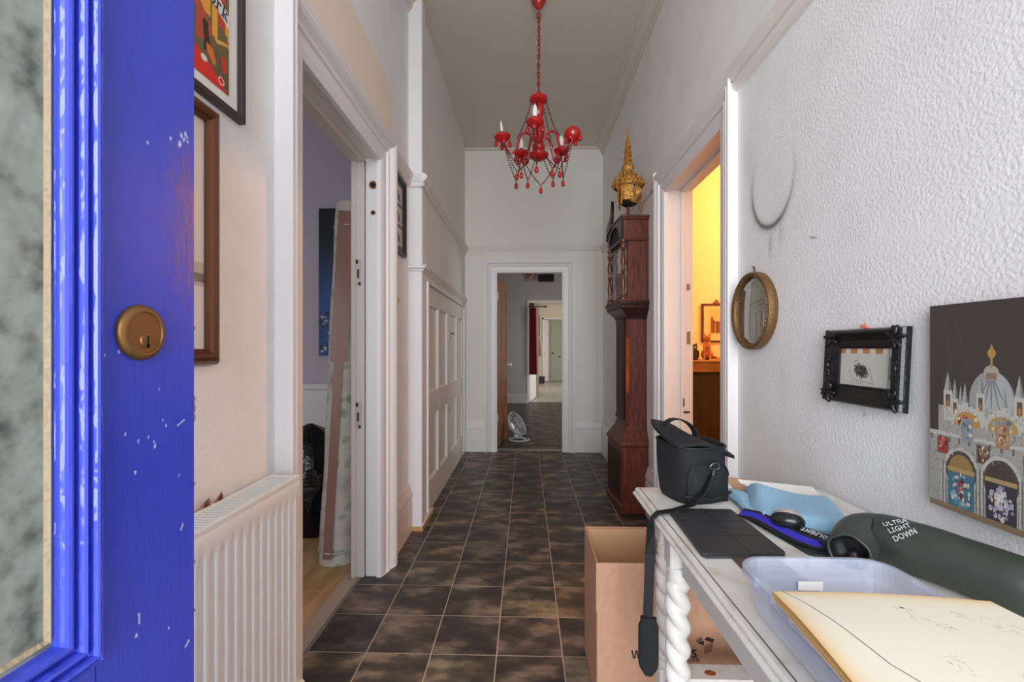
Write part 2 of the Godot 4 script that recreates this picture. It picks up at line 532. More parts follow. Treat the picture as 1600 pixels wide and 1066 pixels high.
func build_floor():
	var b := mb()
	b.box(P(-0.95, -0.1, -0.45), P(0.98, -0.001, FAR + 0.16), 0.0)
	var f := struct("floor", b, M.grout, "pale grout bed between the slate effect tiles")
	var xs := [-0.886, -0.629, -0.372, -0.115, 0.142, 0.399, 0.656, 0.913]
	var rng := RandomNumberGenerator.new()
	rng.seed = 7
	for r in range(-7, 14):
		for c in 7:
			var lo := Vector2(xs[c] + 0.0022, 1.7705 + 0.2553 * r + 0.0022)
			var hi := Vector2(xs[c + 1] - 0.0022, 1.7705 + 0.2553 * (r + 1) - 0.0022)
			lo.x = maxf(lo.x, -0.862); hi.x = minf(hi.x, WR)
			if c == 0 and (hi.y < 1.42 or lo.y > 2.4): lo.x = WL + 0.01
			hi.y = minf(hi.y, FAR + 0.07)
			if hi.y - lo.y < 0.02: continue
			if lo.x >= hi.x - 0.01: continue
			var t := mb()
			t.box(P(lo.x, -0.006, lo.y), P(hi.x, 0.0 + rng.randf_range(-0.0004, 0.0004), hi.y), 0.0012)
			part("floor_tile", t, M.slate[rng.randi() % 7], f)
	# metal threshold strip and the boarded floor of the room on the left
	var th := mb()
	th.box(P(-0.874, -0.02, 1.47), P(-0.86, 0.004, 2.39), 0.003)
	struct("trim_1", th, mat(rgb(150, 146, 142), 0.4, 0.6), "metal threshold strip in the left doorway")
	var lb := mb()
	lb.box(P(-4.2, -0.1, -0.45), P(-0.95, -0.024, 3.6), 0.0)
	lb.box(P(-0.96, -0.1, 1.4), P(-0.86, -0.024, 2.42), 0.0)
	var lf := struct("floor_2", lb, mat(rgb(70, 56, 40), 0.9))
	var d0 := 0.6
	var wds := [0.31, 0.36, 0.28, 0.34, 0.33, 0.4, 0.3, 0.36]
	for i in 8:
		var d1: float = d0 + wds[i]
		var cut: float = -1.75 + 0.23 * (i % 3)
		for seg in [[-3.6, cut - 0.003], [cut + 0.003, -0.876]]:
			var t := mb()
			t.box(P(seg[0], -0.024, d0 + 0.004), P(seg[1], -0.004 + 0.001 * (i % 2), d1 - 0.004), 0.0)
			part("floorboard", t, M.boards, lf)
		d0 = d1
	# kitchen and back room floors
	var kb := mb()
	kb.box(P(-2.2, -0.1, FAR + 0.15), P(2.6, -0.004, 10.0), 0.0)
	var kf := struct("floor_3", kb, mat(rgb(84, 76, 68), 0.85))
	for k in 2:
		var kt := mb()
		for r in 18:
			for c in 18:
				if (r * 7 + c * 3) % 2 != k: continue
				var x0 := -2.17 + 0.257 * c + 0.002
				var y0 := 5.39 + 0.2553 * r + 0.002
				kt.box(P(x0, -0.006, y0), P(x0 + 0.2535, 0.0, minf(y0 + 0.252, 9.98)), 0.0)
		var o := part("floor_tile_field", kt, M.slate[3], kf)
		o.set_meta("kind", "stuff")
	var rb := mb()
	rb.box(P(-2.2, -0.1, 10.0), P(3.4, 0.0, 16.2), 0.0)
	struct("floor_4", rb, tri_tex(mat(Color.WHITE, 0.35), ntex(noise(0.02, 3), 256, [[0.0, rgb(150, 144, 132)], [1.0, rgb(188, 182, 170)]]), Vector3(1, 1, 1)))
	var gb := mb()
	gb.box(P(0.98, -0.1, 1.6), P(4.0, -0.01, 5.2), 0.0)
	gb.box(P(0.87, -0.1, 2.0), P(0.99, -0.004, 2.95), 0.0)
	struct("floor_5", gb, mat(rgb(92, 60, 38), 0.6))
	# ground outside the entrance
	var ob := mb()
	ob.box(P(-4, -0.25, -5.5), P(4, -0.15, -0.45), 0.0)
	struct("floor_6", ob, mat(rgb(150, 146, 140), 0.9), "paving outside the entrance")

func build_walls():
	# left wall of the hall, with the doorway d 1.51..2.36
	var b := mb()
	b.box(P(-0.9, -0.1, -0.45), P(WL, CEIL, 1.49), 0.0)
	b.box(P(-0.9, 2.21, 1.49), P(WL, CEIL, 2.38), 0.0)
	b.box(P(-0.9, -0.1, 2.38), P(WL, CEIL, 2.98), 0.0)
	var wl := struct("wall_left", b, M.wall)
	b = mb()                                      # an old band of cream paint above the doorway
	b.extrude(PackedVector2Array([Vector2(0.2, 2.34), Vector2(0.2, 2.7), Vector2(1.2, 2.705), Vector2(2.3, 2.708), Vector2(2.5, 2.69), Vector2(2.57, 2.655), Vector2(2.596, 2.6), Vector2(2.588, 2.34)]), Vector3(WL - 0.001, 0, 0), Vector3(0, 0, -1), Vector3.UP, Vector3(0.0016, 0, 0))
	part("cream_paint", b, bump(mat(rgb(240, 224, 206), 0.75), bump_tex.plaster, 0.1, Vector3(1, 1, 1)), wl, "band of cream paint above the doorway")
	b = mb()
	b.box(P(-0.95, 1.7, 2.97), P(-0.705, CEIL, FAR + 0.02), 0.0)
	b.box(P(-0.95, -0.1, 2.97), P(-0.76, 1.71, FAR + 0.02), 0.0)
	struct("wall_left_beyond", b, M.wall_smooth)
	# pier where the passage narrows
	b = mb()
	b.box(P(-0.79, 0.03, 2.962), P(-0.682, CEIL, 3.06), 0.004)
	b.box(P(-0.8, 0.0, 2.95), P(-0.676, 0.034, 3.3), 0.003)
	var pier := struct("trim_2", b, M.gloss_white, "white pier where the passage narrows")
	b = mb()
	picture_rail(b, P(-0.795, 0, 2.962), P(-0.672, 0, 2.962), Vector3(0, 0, 1), 2.245)
	picture_rail(b, P(-0.682, 0, 2.93), P(-0.682, 0, 3.07), Vector3(1, 0, 0), 2.245)
	part("pier_capital", b, M.gloss_white, pier)
	b = mb()
	b.box(P(-0.795, 1.715, 2.935), P(-0.655, 1.735, 3.07), 0.004)
	b.box(P(-0.795, 1.7, 2.948), P(-0.668, 1.716, 3.07), 0.004)
	part("pier_collar", b, M.gloss_white, pier)
	b = mb()
	b.box(P(-0.8, -0.002, 2.946), P(-0.672, 0.03, 3.32), 0.002)
	part("bare_plinth", b, M.bare_wood, pier, "bare unpainted wood at the foot of the pier")
	# right wall, with the doorway d 2.05..2.90
	b = mb()
	b.box(P(WR, -0.1, -0.45), P(WR + 0.16, CEIL, 2.03), 0.0)
	b.box(P(WR, 2.21, 2.03), P(WR + 0.16, CEIL, 2.92), 0.0)
	b.box(P(WR, -0.1, 2.92), P(WR + 0.16, CEIL, FAR + 0.16), 0.0)
	var wr := struct("wall_right", b, M.wall)
	b = mb()
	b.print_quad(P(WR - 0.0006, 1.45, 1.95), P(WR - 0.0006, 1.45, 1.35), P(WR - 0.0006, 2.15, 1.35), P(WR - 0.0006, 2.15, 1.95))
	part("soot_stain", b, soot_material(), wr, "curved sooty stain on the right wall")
	# end wall with the doorway x -0.345..0.425
	b = mb()
	b.box(P(-0.95, -0.1, FAR), P(-0.365, CEIL, FAR + 0.15), 0.0)
	b.box(P(0.445, -0.1, FAR), P(WR + 0.16, CEIL, FAR + 0.15), 0.0)
	b.box(P(-0.365, 2.09, FAR), P(0.445, CEIL, FAR + 0.15), 0.0)
	struct("wall_far", b, M.wall_far)
	# entrance wall, behind the camera
	b = mb()
	b.box(P(-4.2, -0.1, -0.6), P(-3.3, CEIL, -0.45), 0.0)
	b.box(P(-3.3, -0.1, -0.6), P(-1.5, 0.8, -0.45), 0.0)
	b.box(P(-3.3, 2.4, -0.6), P(-1.5, CEIL, -0.45), 0.0)
	b.box(P(-1.5, -0.1, -0.6), P(-0.62, CEIL, -0.45), 0.0)
	b.box(P(0.8, -0.1, -0.6), P(1.1, CEIL, -0.45), 0.0)
	b.box(P(-0.62, 3.1, -0.6), P(0.8, CEIL, -0.45), 0.0)
	struct("wall_entrance", b, M.wall)
	# ceiling
	b = mb()
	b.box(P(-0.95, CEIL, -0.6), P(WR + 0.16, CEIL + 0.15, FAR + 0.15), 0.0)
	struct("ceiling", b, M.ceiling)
	# the room on the left
	b = mb()
	b.box(P(-4.2, -0.1, 3.42), P(-0.93, CEIL, 3.6), 0.0)
	b.box(P(-4.35, -0.1, -0.6), P(-4.2, CEIL, 3.6), 0.0)
	struct("wall_left_room", b, bump(mat(rgb(192, 184, 198), 0.8), bump_tex.plaster, 0.1, Vector3(1, 1, 1)))
	b = mb()
	b.box(P(-4.35, CEIL, -0.6), P(-0.95, CEIL + 0.15, 3.6), 0.0)
	struct("ceiling_2", b, M.ceiling)
	b = mb()
	b.box(P(-4.2, 0.0, 3.395), P(-0.95, 0.9, 3.42), 0.002)
	b.box(P(-4.2, 0.88, 3.37), P(-0.95, 0.925, 3.42), 0.008)
	struct("trim_3", b, M.gloss_white, "white dado panelling in the room on the left")
	# the room on the right
	b = mb()
	b.box(P(WR + 0.16, -0.1, 5.0), P(4.0, CEIL, 5.15), 0.0)
	b.box(P(3.9, -0.1, 1.4), P(4.05, CEIL, 5.15), 0.0)
	b.box(P(WR + 0.16, -0.1, 1.4), P(4.0, CEIL, 1.55), 0.0)
	struct("wall_right_room", b, bump(mat(rgb(238, 218, 176), 0.8), bump_tex.plaster, 0.1, Vector3(1, 1, 1)))
	b = mb()
	b.box(P(WR + 0.1, CEIL, 1.4), P(4.05, CEIL + 0.15, 5.15), 0.0)
	struct("ceiling_3", b, M.ceiling)
	# kitchen beyond the end wall: a wall at d 9.8 with a doorway from x 0.055, window in the right wall
	b = mb()
	b.box(P(-2.35, -0.1, FAR + 0.15), P(-2.2, 2.95, 10.0), 0.0)
	b.box(P(2.6, -0.1, FAR + 0.15), P(2.75, 0.95, 10.0), 0.0)
	b.box(P(2.6, 2.3, FAR + 0.15), P(2.75, 2.95, 10.0), 0.0)
	b.box(P(2.6, 0.95, FAR + 0.15), P(2.75, 2.3, 7.0), 0.0)
	b.box(P(2.6, 0.95, 8.6), P(2.75, 2.3, 10.0), 0.0)
	b.box(P(-2.35, -0.1, FAR + 0.1), P(-0.95, 2.95, FAR + 0.15), 0.0)
	b.box(P(1.0, -0.1, FAR + 0.1), P(2.75, 2.95, FAR + 0.15), 0.0)
	b.box(P(-2.35, -0.1, 9.8), P(0.055, 2.95, 10.0), 0.0)
	b.box(P(0.055, 2.19, 9.8), P(1.05, 2.95, 10.0), 0.0)
	b.box(P(1.05, -0.1, 9.8), P(2.75, 2.95, 10.0), 0.0)
	struct("wall_kitchen", b, mat(rgb(176, 174, 178), 0.8))
	b = mb()
	b.box(P(-2.35, 2.95, FAR + 0.1), P(2.75, 3.1, 10.0), 0.0)
	struct("ceiling_4", b, mat(rgb(190, 184, 172), 0.85))
	b = mb()
	skirting(b, P(-2.2, 0, 9.8), P(0.03, 0, 9.8), Vector3(0, 0, 1), 0.2, 0.02)
	struct("baseboard_kitchen", b, mat(rgb(190, 188, 190), 0.5))
	# back room
	b = mb()
	b.box(P(-2.35, -0.1, 10.0), P(-2.2, 2.7, 16.2), 0.0)
	b.box(P(-2.2, -0.1, 16.0), P(0.62, 2.7, 16.2), 0.0)
	b.box(P(0.62, 2.2, 16.0), P(1.5, 2.7, 16.2), 0.0)
	b.box(P(1.5, -0.1, 16.0), P(3.4, 2.7, 16.2), 0.0)
	b.box(P(3.4, -0.1, 10.0), P(3.55, 0.5, 16.2), 0.0)
	b.box(P(3.4, 2.3, 10.0), P(3.55, 2.7, 16.2), 0.0)
	b.box(P(3.4, 0.5, 10.0), P(3.55, 2.3, 10.5), 0.0)
	b.box(P(3.4, 0.5, 14.5), P(3.55, 2.3, 16.2), 0.0)
	b.box(P(0.055, -0.1, 9.99), P(0.02, 2.2, 10.02), 0.0)
	b.box(P(0.22, -0.1, 12.2), P(0.34, 2.7, 15.9), 0.0)
	b.box(P(-2.2, -0.1, 16.9), P(3.4, 2.7, 17.0), 0.0)
	struct("wall_back_room", b, mat(rgb(214, 204, 188), 0.8))
	b = mb()
	b.box(P(-2.35, 2.7, 10.0), P(3.55, 2.85, 17.0), 0.0)
	struct("ceiling_5", b, mat(rgb(200, 196, 186), 0.85))

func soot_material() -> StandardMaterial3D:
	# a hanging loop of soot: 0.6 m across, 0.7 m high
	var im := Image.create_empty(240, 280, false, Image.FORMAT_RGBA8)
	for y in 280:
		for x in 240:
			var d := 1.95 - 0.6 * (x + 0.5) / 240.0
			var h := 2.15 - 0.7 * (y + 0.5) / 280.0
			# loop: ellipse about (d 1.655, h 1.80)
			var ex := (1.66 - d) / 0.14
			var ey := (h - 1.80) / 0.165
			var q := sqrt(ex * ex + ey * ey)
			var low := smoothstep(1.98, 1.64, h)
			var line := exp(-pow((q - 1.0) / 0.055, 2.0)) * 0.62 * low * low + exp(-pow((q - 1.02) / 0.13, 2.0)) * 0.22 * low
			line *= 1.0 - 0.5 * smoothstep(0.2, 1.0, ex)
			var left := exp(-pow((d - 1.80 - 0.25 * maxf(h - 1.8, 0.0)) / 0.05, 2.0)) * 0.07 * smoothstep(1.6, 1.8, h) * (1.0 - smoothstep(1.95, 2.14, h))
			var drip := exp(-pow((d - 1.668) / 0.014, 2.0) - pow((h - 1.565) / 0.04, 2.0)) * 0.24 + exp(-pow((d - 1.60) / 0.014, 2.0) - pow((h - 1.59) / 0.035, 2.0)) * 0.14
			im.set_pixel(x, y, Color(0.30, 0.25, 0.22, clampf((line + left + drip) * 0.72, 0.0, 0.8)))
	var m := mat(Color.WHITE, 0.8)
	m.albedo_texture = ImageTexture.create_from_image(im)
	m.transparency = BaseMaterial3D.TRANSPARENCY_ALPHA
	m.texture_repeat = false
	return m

func wall_trim():
	# picture rails
	var b := mb()
	picture_rail(b, P(WR, 0, -0.4), P(WR, 0, 1.92), Vector3(-1, 0, 0), 2.262, 1.2)
	picture_rail(b, P(WR, 0, 3.05), P(WR, 0, FAR), Vector3(-1, 0, 0), 2.275)
	struct("trim_4", b, M.gloss_cream, "picture rail along the right wall")
	b = mb()
	picture_rail(b, P(WL, 0, -0.4), P(WL, 0, 1.38), Vector3(1, 0, 0), 2.268)
	picture_rail(b, P(WL, 0, 2.49), P(WL, 0, 2.965), Vector3(1, 0, 0), 2.25)
	picture_rail(b, P(-0.705, 0, 3.05), P(-0.705, 0, FAR), Vector3(1, 0, 0), 2.27)
	struct("trim_5", b, M.gloss_cream, "picture rail along the left wall")
	b = mb()
	picture_rail(b, P(-0.72, 0, FAR), P(WR, 0, FAR), Vector3(0, 0, 1), 2.31, 0.7)
	struct("trim_6", b, M.wall_far, "picture rail across the end wall")
	# skirtings
	b = mb()
	skirting(b, P(WL, 0, -0.4), P(WL, 0, 1.36), Vector3(1, 0, 0), 0.3)
	skirting(b, P(WL, 0, 2.49), P(WL, 0, 2.965), Vector3(1, 0, 0), 0.3)
	struct("baseboard_left", b, M.skirt_pink)
	b = mb()
	skirting(b, P(WR, 0, -0.4), P(WR, 0, 1.92), Vector3(-1, 0, 0), 0.34)
	skirting(b, P(WR, 0, 3.05), P(WR, 0, FAR), Vector3(-1, 0, 0), 0.34)
	struct("baseboard_right", b, M.gloss_white)
	b = mb()
	skirting(b, P(-0.74, 0, FAR), P(-0.46, 0, FAR), Vector3(0, 0, 1), 0.345)
	skirting(b, P(0.54, 0, FAR), P(WR, 0, FAR), Vector3(0, 0, 1), 0.345)
	struct("baseboard_far", b, M.gloss_white)
	# cornices
	b = mb()
	for s in [[WR, -1.0, -0.45, FAR], [WL, 1.0, -0.45, 3.25]]:
		var rows := []
		for q in [[0.0, 0.1], [0.01, 0.1], [0.012, 0.085], [0.022, 0.08], [0.026, 0.055], [0.04, 0.034], [0.06, 0.022], [0.075, 0.02], [0.078, 0.01], [0.095, 0.008], [0.095, 0.0]]:
			rows.append([P(s[0] + s[1] * q[0], CEIL - q[1], s[2]), P(s[0] + s[1] * q[0], CEIL - q[1], s[3])])
		b.grid(rows, false, false)
		for i in rows.size() - 1:
			b.face([P(s[0], CEIL, s[3]), rows[i][1], rows[i + 1][1]], Vector3(0, 0, -1))
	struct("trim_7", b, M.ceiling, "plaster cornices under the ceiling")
	b = mb()
	b.box(P(-0.72, CEIL - 0.03, FAR - 0.03), P(WR, CEIL, FAR), 0.006)
	struct("trim_8", b, M.ceiling, "thin moulding at the top of the end wall")
	# narrow boxed pipe in the far right corner
	b = mb()
	b.box(P(WR - 0.07, 0.345, FAR - 0.03), P(WR, 2.31, FAR), 0.004)
	struct("trim_9", b, M.wall_far, "boxed pipe in the far right corner")

func door_frame(called: String, O: Vector3, ex: Vector3, n: Vector3, w: float, h: float, aw: float, ap: float, depth: float, m: Material, lining_m: Material) -> MeshInstance3D:
	# O: foot of the opening on the wall's face, ex along the wall, n out of the wall into the hall
	var b := mb()
	var ey := Vector3.UP
	b.rectframe(O, ex, ey, n, w, h, arch_profile(aw, ap), true)
	# plinth blocks close the feet
	for s in [-1, 1]:
		var c := O + ex * (-aw if s < 0 else w) 
		b.face([c - n * 0.01, c + ex * aw - n * 0.01, c + ex * aw + n * ap, c + n * 0.02], -ey)
	var o := struct(called, b, m, "")
	b = mb()
	for s in [0.0, w]:
		var e := ex * (-0.02 if s == 0.0 else 0.02)
		var a: Vector3 = O + ex * s
		var p: Vector3 = a - n * depth
		b.box(Vector3(minf(a.x, p.x), 0, minf(a.z, p.z)) + Vector3(minf(e.x, 0), 0, minf(e.z, 0)), Vector3(maxf(a.x, p.x), h + 0.02, maxf(a.z, p.z)) + Vector3(maxf(e.x, 0), 0, maxf(e.z, 0)), 0.001)
	var hp := O + ey * h
	var hq := O + ex * w - n * depth + ey * (h + 0.02)
	b.box(Vector3(minf(hp.x, hq.x), hp.y, minf(hp.z, hq.z)), Vector3(maxf(hp.x, hq.x), hq.y, maxf(hp.z, hq.z)), 0.001)
	part("lining", b, lining_m, o)
	return o

func build_doors():
	# the doorway on the left: no door leaf, two strike plates and a bolt hole in its far jamb
	var o := door_frame("door_1", P(WL, 0, 1.51), Vector3(0, 0, -1), Vector3(1, 0, 0), 0.85, 2.19, 0.14, 0.058, 0.07, M.gloss_white, M.gloss_white)
	o.set_meta("label", "white moulded doorway on the left without a door")
	var b := mb()
	b.box(P(-0.89, 0, 2.345), P(-0.845, 2.2, 2.4), 0.003)
	b.box(P(-0.91, 0, 2.33), P(-0.887, 2.2, 2.395), 0.006)
	b.box(P(-0.91, 0, 1.47), P(-0.845, 2.2, 1.525), 0.003)
	b.box(P(-0.91, 2.165, 1.49), P(-0.845, 2.205, 2.38), 0.003)
	b.box(P(-0.85, 2.175, 1.5), P(-0.84, 2.2, 2.37), 0.002)
	part("old_frame", b, M.gloss_old, o, "older chipped door frame behind the lining")
	for y in [1.59, 0.845]:
		b = mb()
		b.box(P(-0.889, y - 0.07, 2.342), P(-0.856, y + 0.07, 2.346), 0.001)
		var pl := part("strike_plate", b, mat(rgb(196, 190, 178), 0.4, 0.2), o)
		b = mb()
		b.box(P(-0.878, y - 0.03, 2.3405), P(-0.868, y + 0.016, 2.3425), 0.0)
		b.box(P(-0.886, y + 0.046, 2.3405), P(-0.874, y + 0.066, 2.3425), 0.0)
		b.box(P(-0.872, y - 0.066, 2.3405), P(-0.86, y - 0.05, 2.3425), 0.0)
		part("latch_hole", b, mat(rgb(60, 44, 30), 0.6), pl)
	for q in [[2.05, 0.021, 0.014], [1.905, 0.012, 0.004]]:
		b = mb()
		b.x = Transform3D(Basis(Vector3.RIGHT, PI / 2), P(-0.8, q[0], 2.36))
		b.lathe([[q[1] * 0.62, 0.0], [q[1] * 0.66, 0.006], [q[1], 0.006], [q[1], 0.0]], 20)
		var ring := part("bolt_ring", b, M.brass, o)
		b = mb()
		b.x = Transform3D(Basis(Vector3.RIGHT, PI / 2), P(-0.8, q[0], 2.359))
		b.lathe([[0.0, 0.002], [q[1] * 0.64, 0.002]], 20)
		part("bolt_hole", b, M.dark, ring)
	# the doorway on the right, into a lamplit room
	o = door_frame("door_2", P(WR, 0, 2.90), Vector3(0, 0, 1), Vector3(-1, 0, 0), 0.85, 2.19, 0.13, 0.042, 0.17, M.gloss_white, M.gloss_white)
	o.set_meta("label", "white moulded doorway on the right into a lamplit room")
	b = mb()
	b.box(P(0.97, 0, 2.885), P(1.0, 2.19, 2.9), 0.003)
	b.box(P(0.97, 2.175, 2.05), P(1.0, 2.19, 2.9), 0.003)
	b.box(P(0.97, 0, 2.05), P(1.0, 2.19, 2.065), 0.003)
	part("door_stop", b, M.gloss_white, o)
	b = mb()
	b.box(P(1.012, 1.22, 2.895), P(1.034, 1.3, 2.901), 0.001)
	b.box(P(1.012, 1.56, 2.895), P(1.03, 1.6, 2.901), 0.001)
	part("strike_plate", b, M.metal, o)
	b = mb()
	b.box(P(0.985, 0.83, 2.88), P(0.991, 0.88, 2.888), 0.001)
	b.box(P(0.985, 0.79, 2.87), P(1.02, 0.8, 2.88), 0.001)
	part("cabin_hook", b, M.dark, o)
	# the doorway in the end wall
	o = door_frame("door_3", P(-0.345, 0, FAR), Vector3(1, 0, 0), Vector3(0, 0, 1), 0.77, 2.07, 0.135, 0.05, 0.15, M.gloss_white, M.gloss_white)
	o.set_meta("label", "white moulded doorway in the end wall")
	b = mb()
	b.box(P(-0.345, -0.004, FAR + 0.06), P(0.425, 0.005, FAR + 0.1), 0.002)
	part("threshold_strip", b, M.metal, o)
	# the opening at the back of the kitchen
	b = mb()
	b.box(P(0.02, 0, 9.78), P(0.06, 2.2, 10.02), 0.004)
	b.box(P(1.045, 0, 9.78), P(1.085, 2.2, 10.02), 0.004)
	b.box(P(0.02, 2.18, 9.78), P(1.085, 2.22, 10.02), 0.004)
	o = struct("door_4", b, M.gloss_white, "white lined opening at the back of the kitchen")
	# pale doorway at the very back, its green-grey door half open
	b = mb()
	b.box(P(0.57, 0, 15.97), P(0.63, 2.24, 16.02), 0.004)
	b.box(P(1.49, 0, 15.97), P(1.55, 2.24, 16.02), 0.004)
	b.box(P(0.57, 2.18, 15.97), P(1.55, 2.24, 16.02), 0.004)
	struct("door_5", b, M.gloss_white, "white frame of the furthest doorway")

# ---------------------------------------------------------------- the blue front door, standing open on the left
func blue_stile_image() -> Image:
	# worn paint of the lock stile: d 0.352..0.455 across, y 0.6..2.0 up
	var im := new_img(160, 1400, rgb(54, 70, 196))
	var r := RandomNumberGenerator.new()
	r.seed = 5
	for i in 700:                                  # rubbed reddish undercoat near the edge
		var y := clampf(r.randfn(0.475, 0.03), 0.4, 0.56)
		var x := 1.0 - absf(r.randfn(0.0, 0.14))
		var k := im.get_pixel(clampi(int(x * 160), 0, 159), clampi(int(y * 1400), 0, 1399)).lerp(rgb(170, 90, 110), 0.2)
		iline(im, x, y, x + r.randf_range(-0.01, 0.01), y + r.randf_range(0.004, 0.016), 0.004, k)
	for i in 60:                                   # slightly darker brush marks
		var x := r.randf()
		var y := r.randf()
		iline(im, x, y, x + r.randf_range(-0.01, 0.01), y + 0.06, 0.006, rgb(51, 66, 188))
	var chips := [[0.89, 0.419, 3.0], [0.84, 0.422, 3.5], [0.87, 0.424, 3.5], [0.91, 0.421, 2.6], [0.82, 0.429, 4.0], [0.92, 0.424, 3.0], [0.71, 0.429, 3.0], [0.46, 0.44, 2.6], [0.34, 0.649, 2.2], [0.81, 0.661, 1.6], [0.19, 0.574, 2.0], [0.62, 0.62, 2.2], [0.66, 0.624, 2.0], [0.58, 0.599, 1.6], [0.25, 0.624, 2.0], [0.37, 0.63, 2.0], [0.47, 0.629, 2.0], [0.53, 0.633, 2.0], [0.54, 0.636, 2.4], [0.35, 0.751, 3.0], [0.69, 0.762, 2.2], [0.07, 0.576, 1.5]]
	for c in chips:
		var pts := []
		for k in 7:
			var a := TAU * k / 7
			var q: float = c[2] * r.randf_range(0.6, 1.1)
			pts.append([c[0] + cos(a) * q / 160.0, c[1] + sin(a) * q / 1400.0])
		ipoly(im, pts, rgb(186, 200, 226))
	iline(im, 0.79, 0.626, 0.88, 0.6225, 0.006, rgb(180, 190, 222))
	iline(im, 0.376, 0.738, 0.38, 0.745, 0.011, rgb(176, 188, 222))
	iline(im, 0.83, 0.7, 0.86, 0.696, 0.009, rgb(190, 196, 214))
	iline(im, 0.88, 0.785, 0.94, 0.782, 0.009, rgb(190, 196, 214))
	return im

func front_door():
	var t := thing("front_door", "cobalt blue glazed front door standing open at the left, with chipped paint and a brass lock", "door", P(-0.362, 0, 0.05))
	var xf := -0.34                                  # outer face
	var b := mb(t)
	var gl := [0.988, 1.95, -0.26, 0.3175]             # glass: y0, y1, d0, d1
	b.box(P(xf - 0.044, 0.02, 0.345), P(xf, 2.03, 0.4575), 0.003)
	b.box(P(xf - 0.044, 0.02, -0.36), P(xf, 2.03, -0.285), 0.003)
	b.box(P(xf - 0.044, 0.02, -0.29), P(xf, 0.958, 0.35), 0.002)
	b.box(P(xf - 0.044, 1.975, -0.29), P(xf, 2.03, 0.35), 0.002)
	part("door_leaf", b, M.blue, t)
	# worn painted face of the lock stile
	b = mb(t)
	var e := 0.0006
	b.print_quad(P(xf + e, 0.6, 0.349), P(xf + e, 0.6, 0.455), P(xf + e, 2.0, 0.455), P(xf + e, 2.0, 0.349))
	var sm := img_mat(blue_stile_image(), 0.3)
	sm.clearcoat_enabled = true
	sm.clearcoat = 0.2
	sm.clearcoat_roughness = 0.35
	bump(sm, bump_tex.fine, 0.01)
	part("lock_stile_face", b, sm, t, "worn blue paint with white chips")
	# chips in the closing edge
	b = mb(t)
	var r := RandomNumberGenerator.new()
	r.seed = 12
	for q in [[1.138, 0.006], [1.147, 0.004], [1.128, 0.0045], [1.22, 0.002], [1.06, 0.002], [0.98, 0.002], [1.27, 0.0018], [0.93, 0.002]]:
		b.ball(P(xf - 0.001, q[0], 0.4565), Vector3(0.0022, q[1], 0.0016), 7, 4)
	part("chipped_edge", b, mat(rgb(150, 116, 92), 0.8), t, "bare wood chips on the closing edge")
	# moulding round the glass
	b = mb(t)
	var prof := [[0.0, -0.02], [0.0, -0.006], [0.003, -0.002]]
	for i in 9:
		var a := PI * i / 8
		prof.append([0.008 - 0.005 * cos(a), -0.002 + 0.0075 * sin(a)])
	for i in 7:
		var a := PI * i / 6
		prof.append([0.0175 - 0.0035 * cos(a), 0.0 + 0.008 * sin(a)])
	for i in 7:
		var a := PI * i / 6
		prof.append([0.0255 - 0.003 * cos(a), 0.004 + 0.006 * sin(a)])
	prof += [[0.0285, 0.003], [0.0295, -0.001], [0.031, 0.004], [0.0325, 0.0055], [0.0345, 0.003], [0.0355, -0.001]]
	b.rectframe(P(xf, gl[0] - 0.003, gl[3]), Vector3(0, 0, 1), Vector3.UP, Vector3(1, 0, 0), gl[3] - gl[2], gl[1] - gl[0], prof)
	part("glazing_moulding", b, M.blue_gloss, t, "glossy beaded moulding round the glass")
	b = mb(t)
	var wob := []
	b.rectframe(P(xf, gl[0] + 0.003, gl[3] - 0.004), Vector3(0, 0, 1), Vector3.UP, Vector3(1, 0, 0), gl[3] - gl[2] - 0.008, gl[1] - gl[0] - 0.008, [[0.0, -0.016], [0.0, -0.0032], [0.003, -0.0012], [0.0032, -0.016]])
	part("putty", b, M.putty, t, "cream putty line")
	b = mb(t)
	b.box(P(xf - 0.01, gl[0] - 0.01, gl[2] - 0.01), P(xf - 0.0035, gl[1] + 0.01, gl[3] + 0.004), 0.0)
	var n := noise(0.02, 5, FastNoiseLite.TYPE_SIMPLEX_SMOOTH, 40)
	var gm := tri_tex(mat(Color.WHITE, 0.3), ntex(n, 512, [[0.0, rgb(78, 84, 84)], [0.25, rgb(130, 134, 126)], [0.5, rgb(160, 166, 158)], [1.0, rgb(178, 184, 178)]]), Vector3(2.6, 2.6, 2.6), false)
	bump(gm, ntex(noise(0.05, 3, FastNoiseLite.TYPE_SIMPLEX_SMOOTH, 41), 256), 0.12)
	gm.transparency = BaseMaterial3D.TRANSPARENCY_ALPHA
	gm.albedo_color = Color(1, 1, 1, 0.9)
	part("frosted_glass", b, gm, t, "mottled grey green obscured glass")
	# lock
	b = mb(t)
	b.x = Transform3D(Basis(Vector3.FORWARD, PI / 2), P(xf, 1.213, 0.3895))
	b.lathe([[0.0242, 0.0], [0.0246, 0.0016], [0.0238, 0.0042], [0.0215, 0.0062], [0.019, 0.0068], [0.0182, 0.0066], [0.0178, 0.0052]], 40)
	var ring := part("lock_ring", b, M.brass, t)
	b = mb(t)
	b.x = Transform3D(Basis(Vector3.FORWARD, PI / 2), P(xf, 1.213, 0.3895))
	b.lathe([[0.0, 0.0056], [0.0178, 0.0056], [0.0178, 0.004]], 36)
	b.x.origin = P(xf, 1.206, 0.3905)
	b.lathe([[0.0, 0.0072], [0.0062, 0.0072], [0.0068, 0.0064], [0.0068, 0.0052]], 24)
	part("lock_cylinder", b, bump(mat(rgb(150, 106, 66), 0.45, 0.8), bump_tex.fine, 0.02, Vector3(20, 20, 20), false), ring)
	b = mb(t)
	b.box(P(xf + 0.0068, 1.2005, 0.39), P(xf + 0.0077, 1.2105, 0.3913), 0.0)
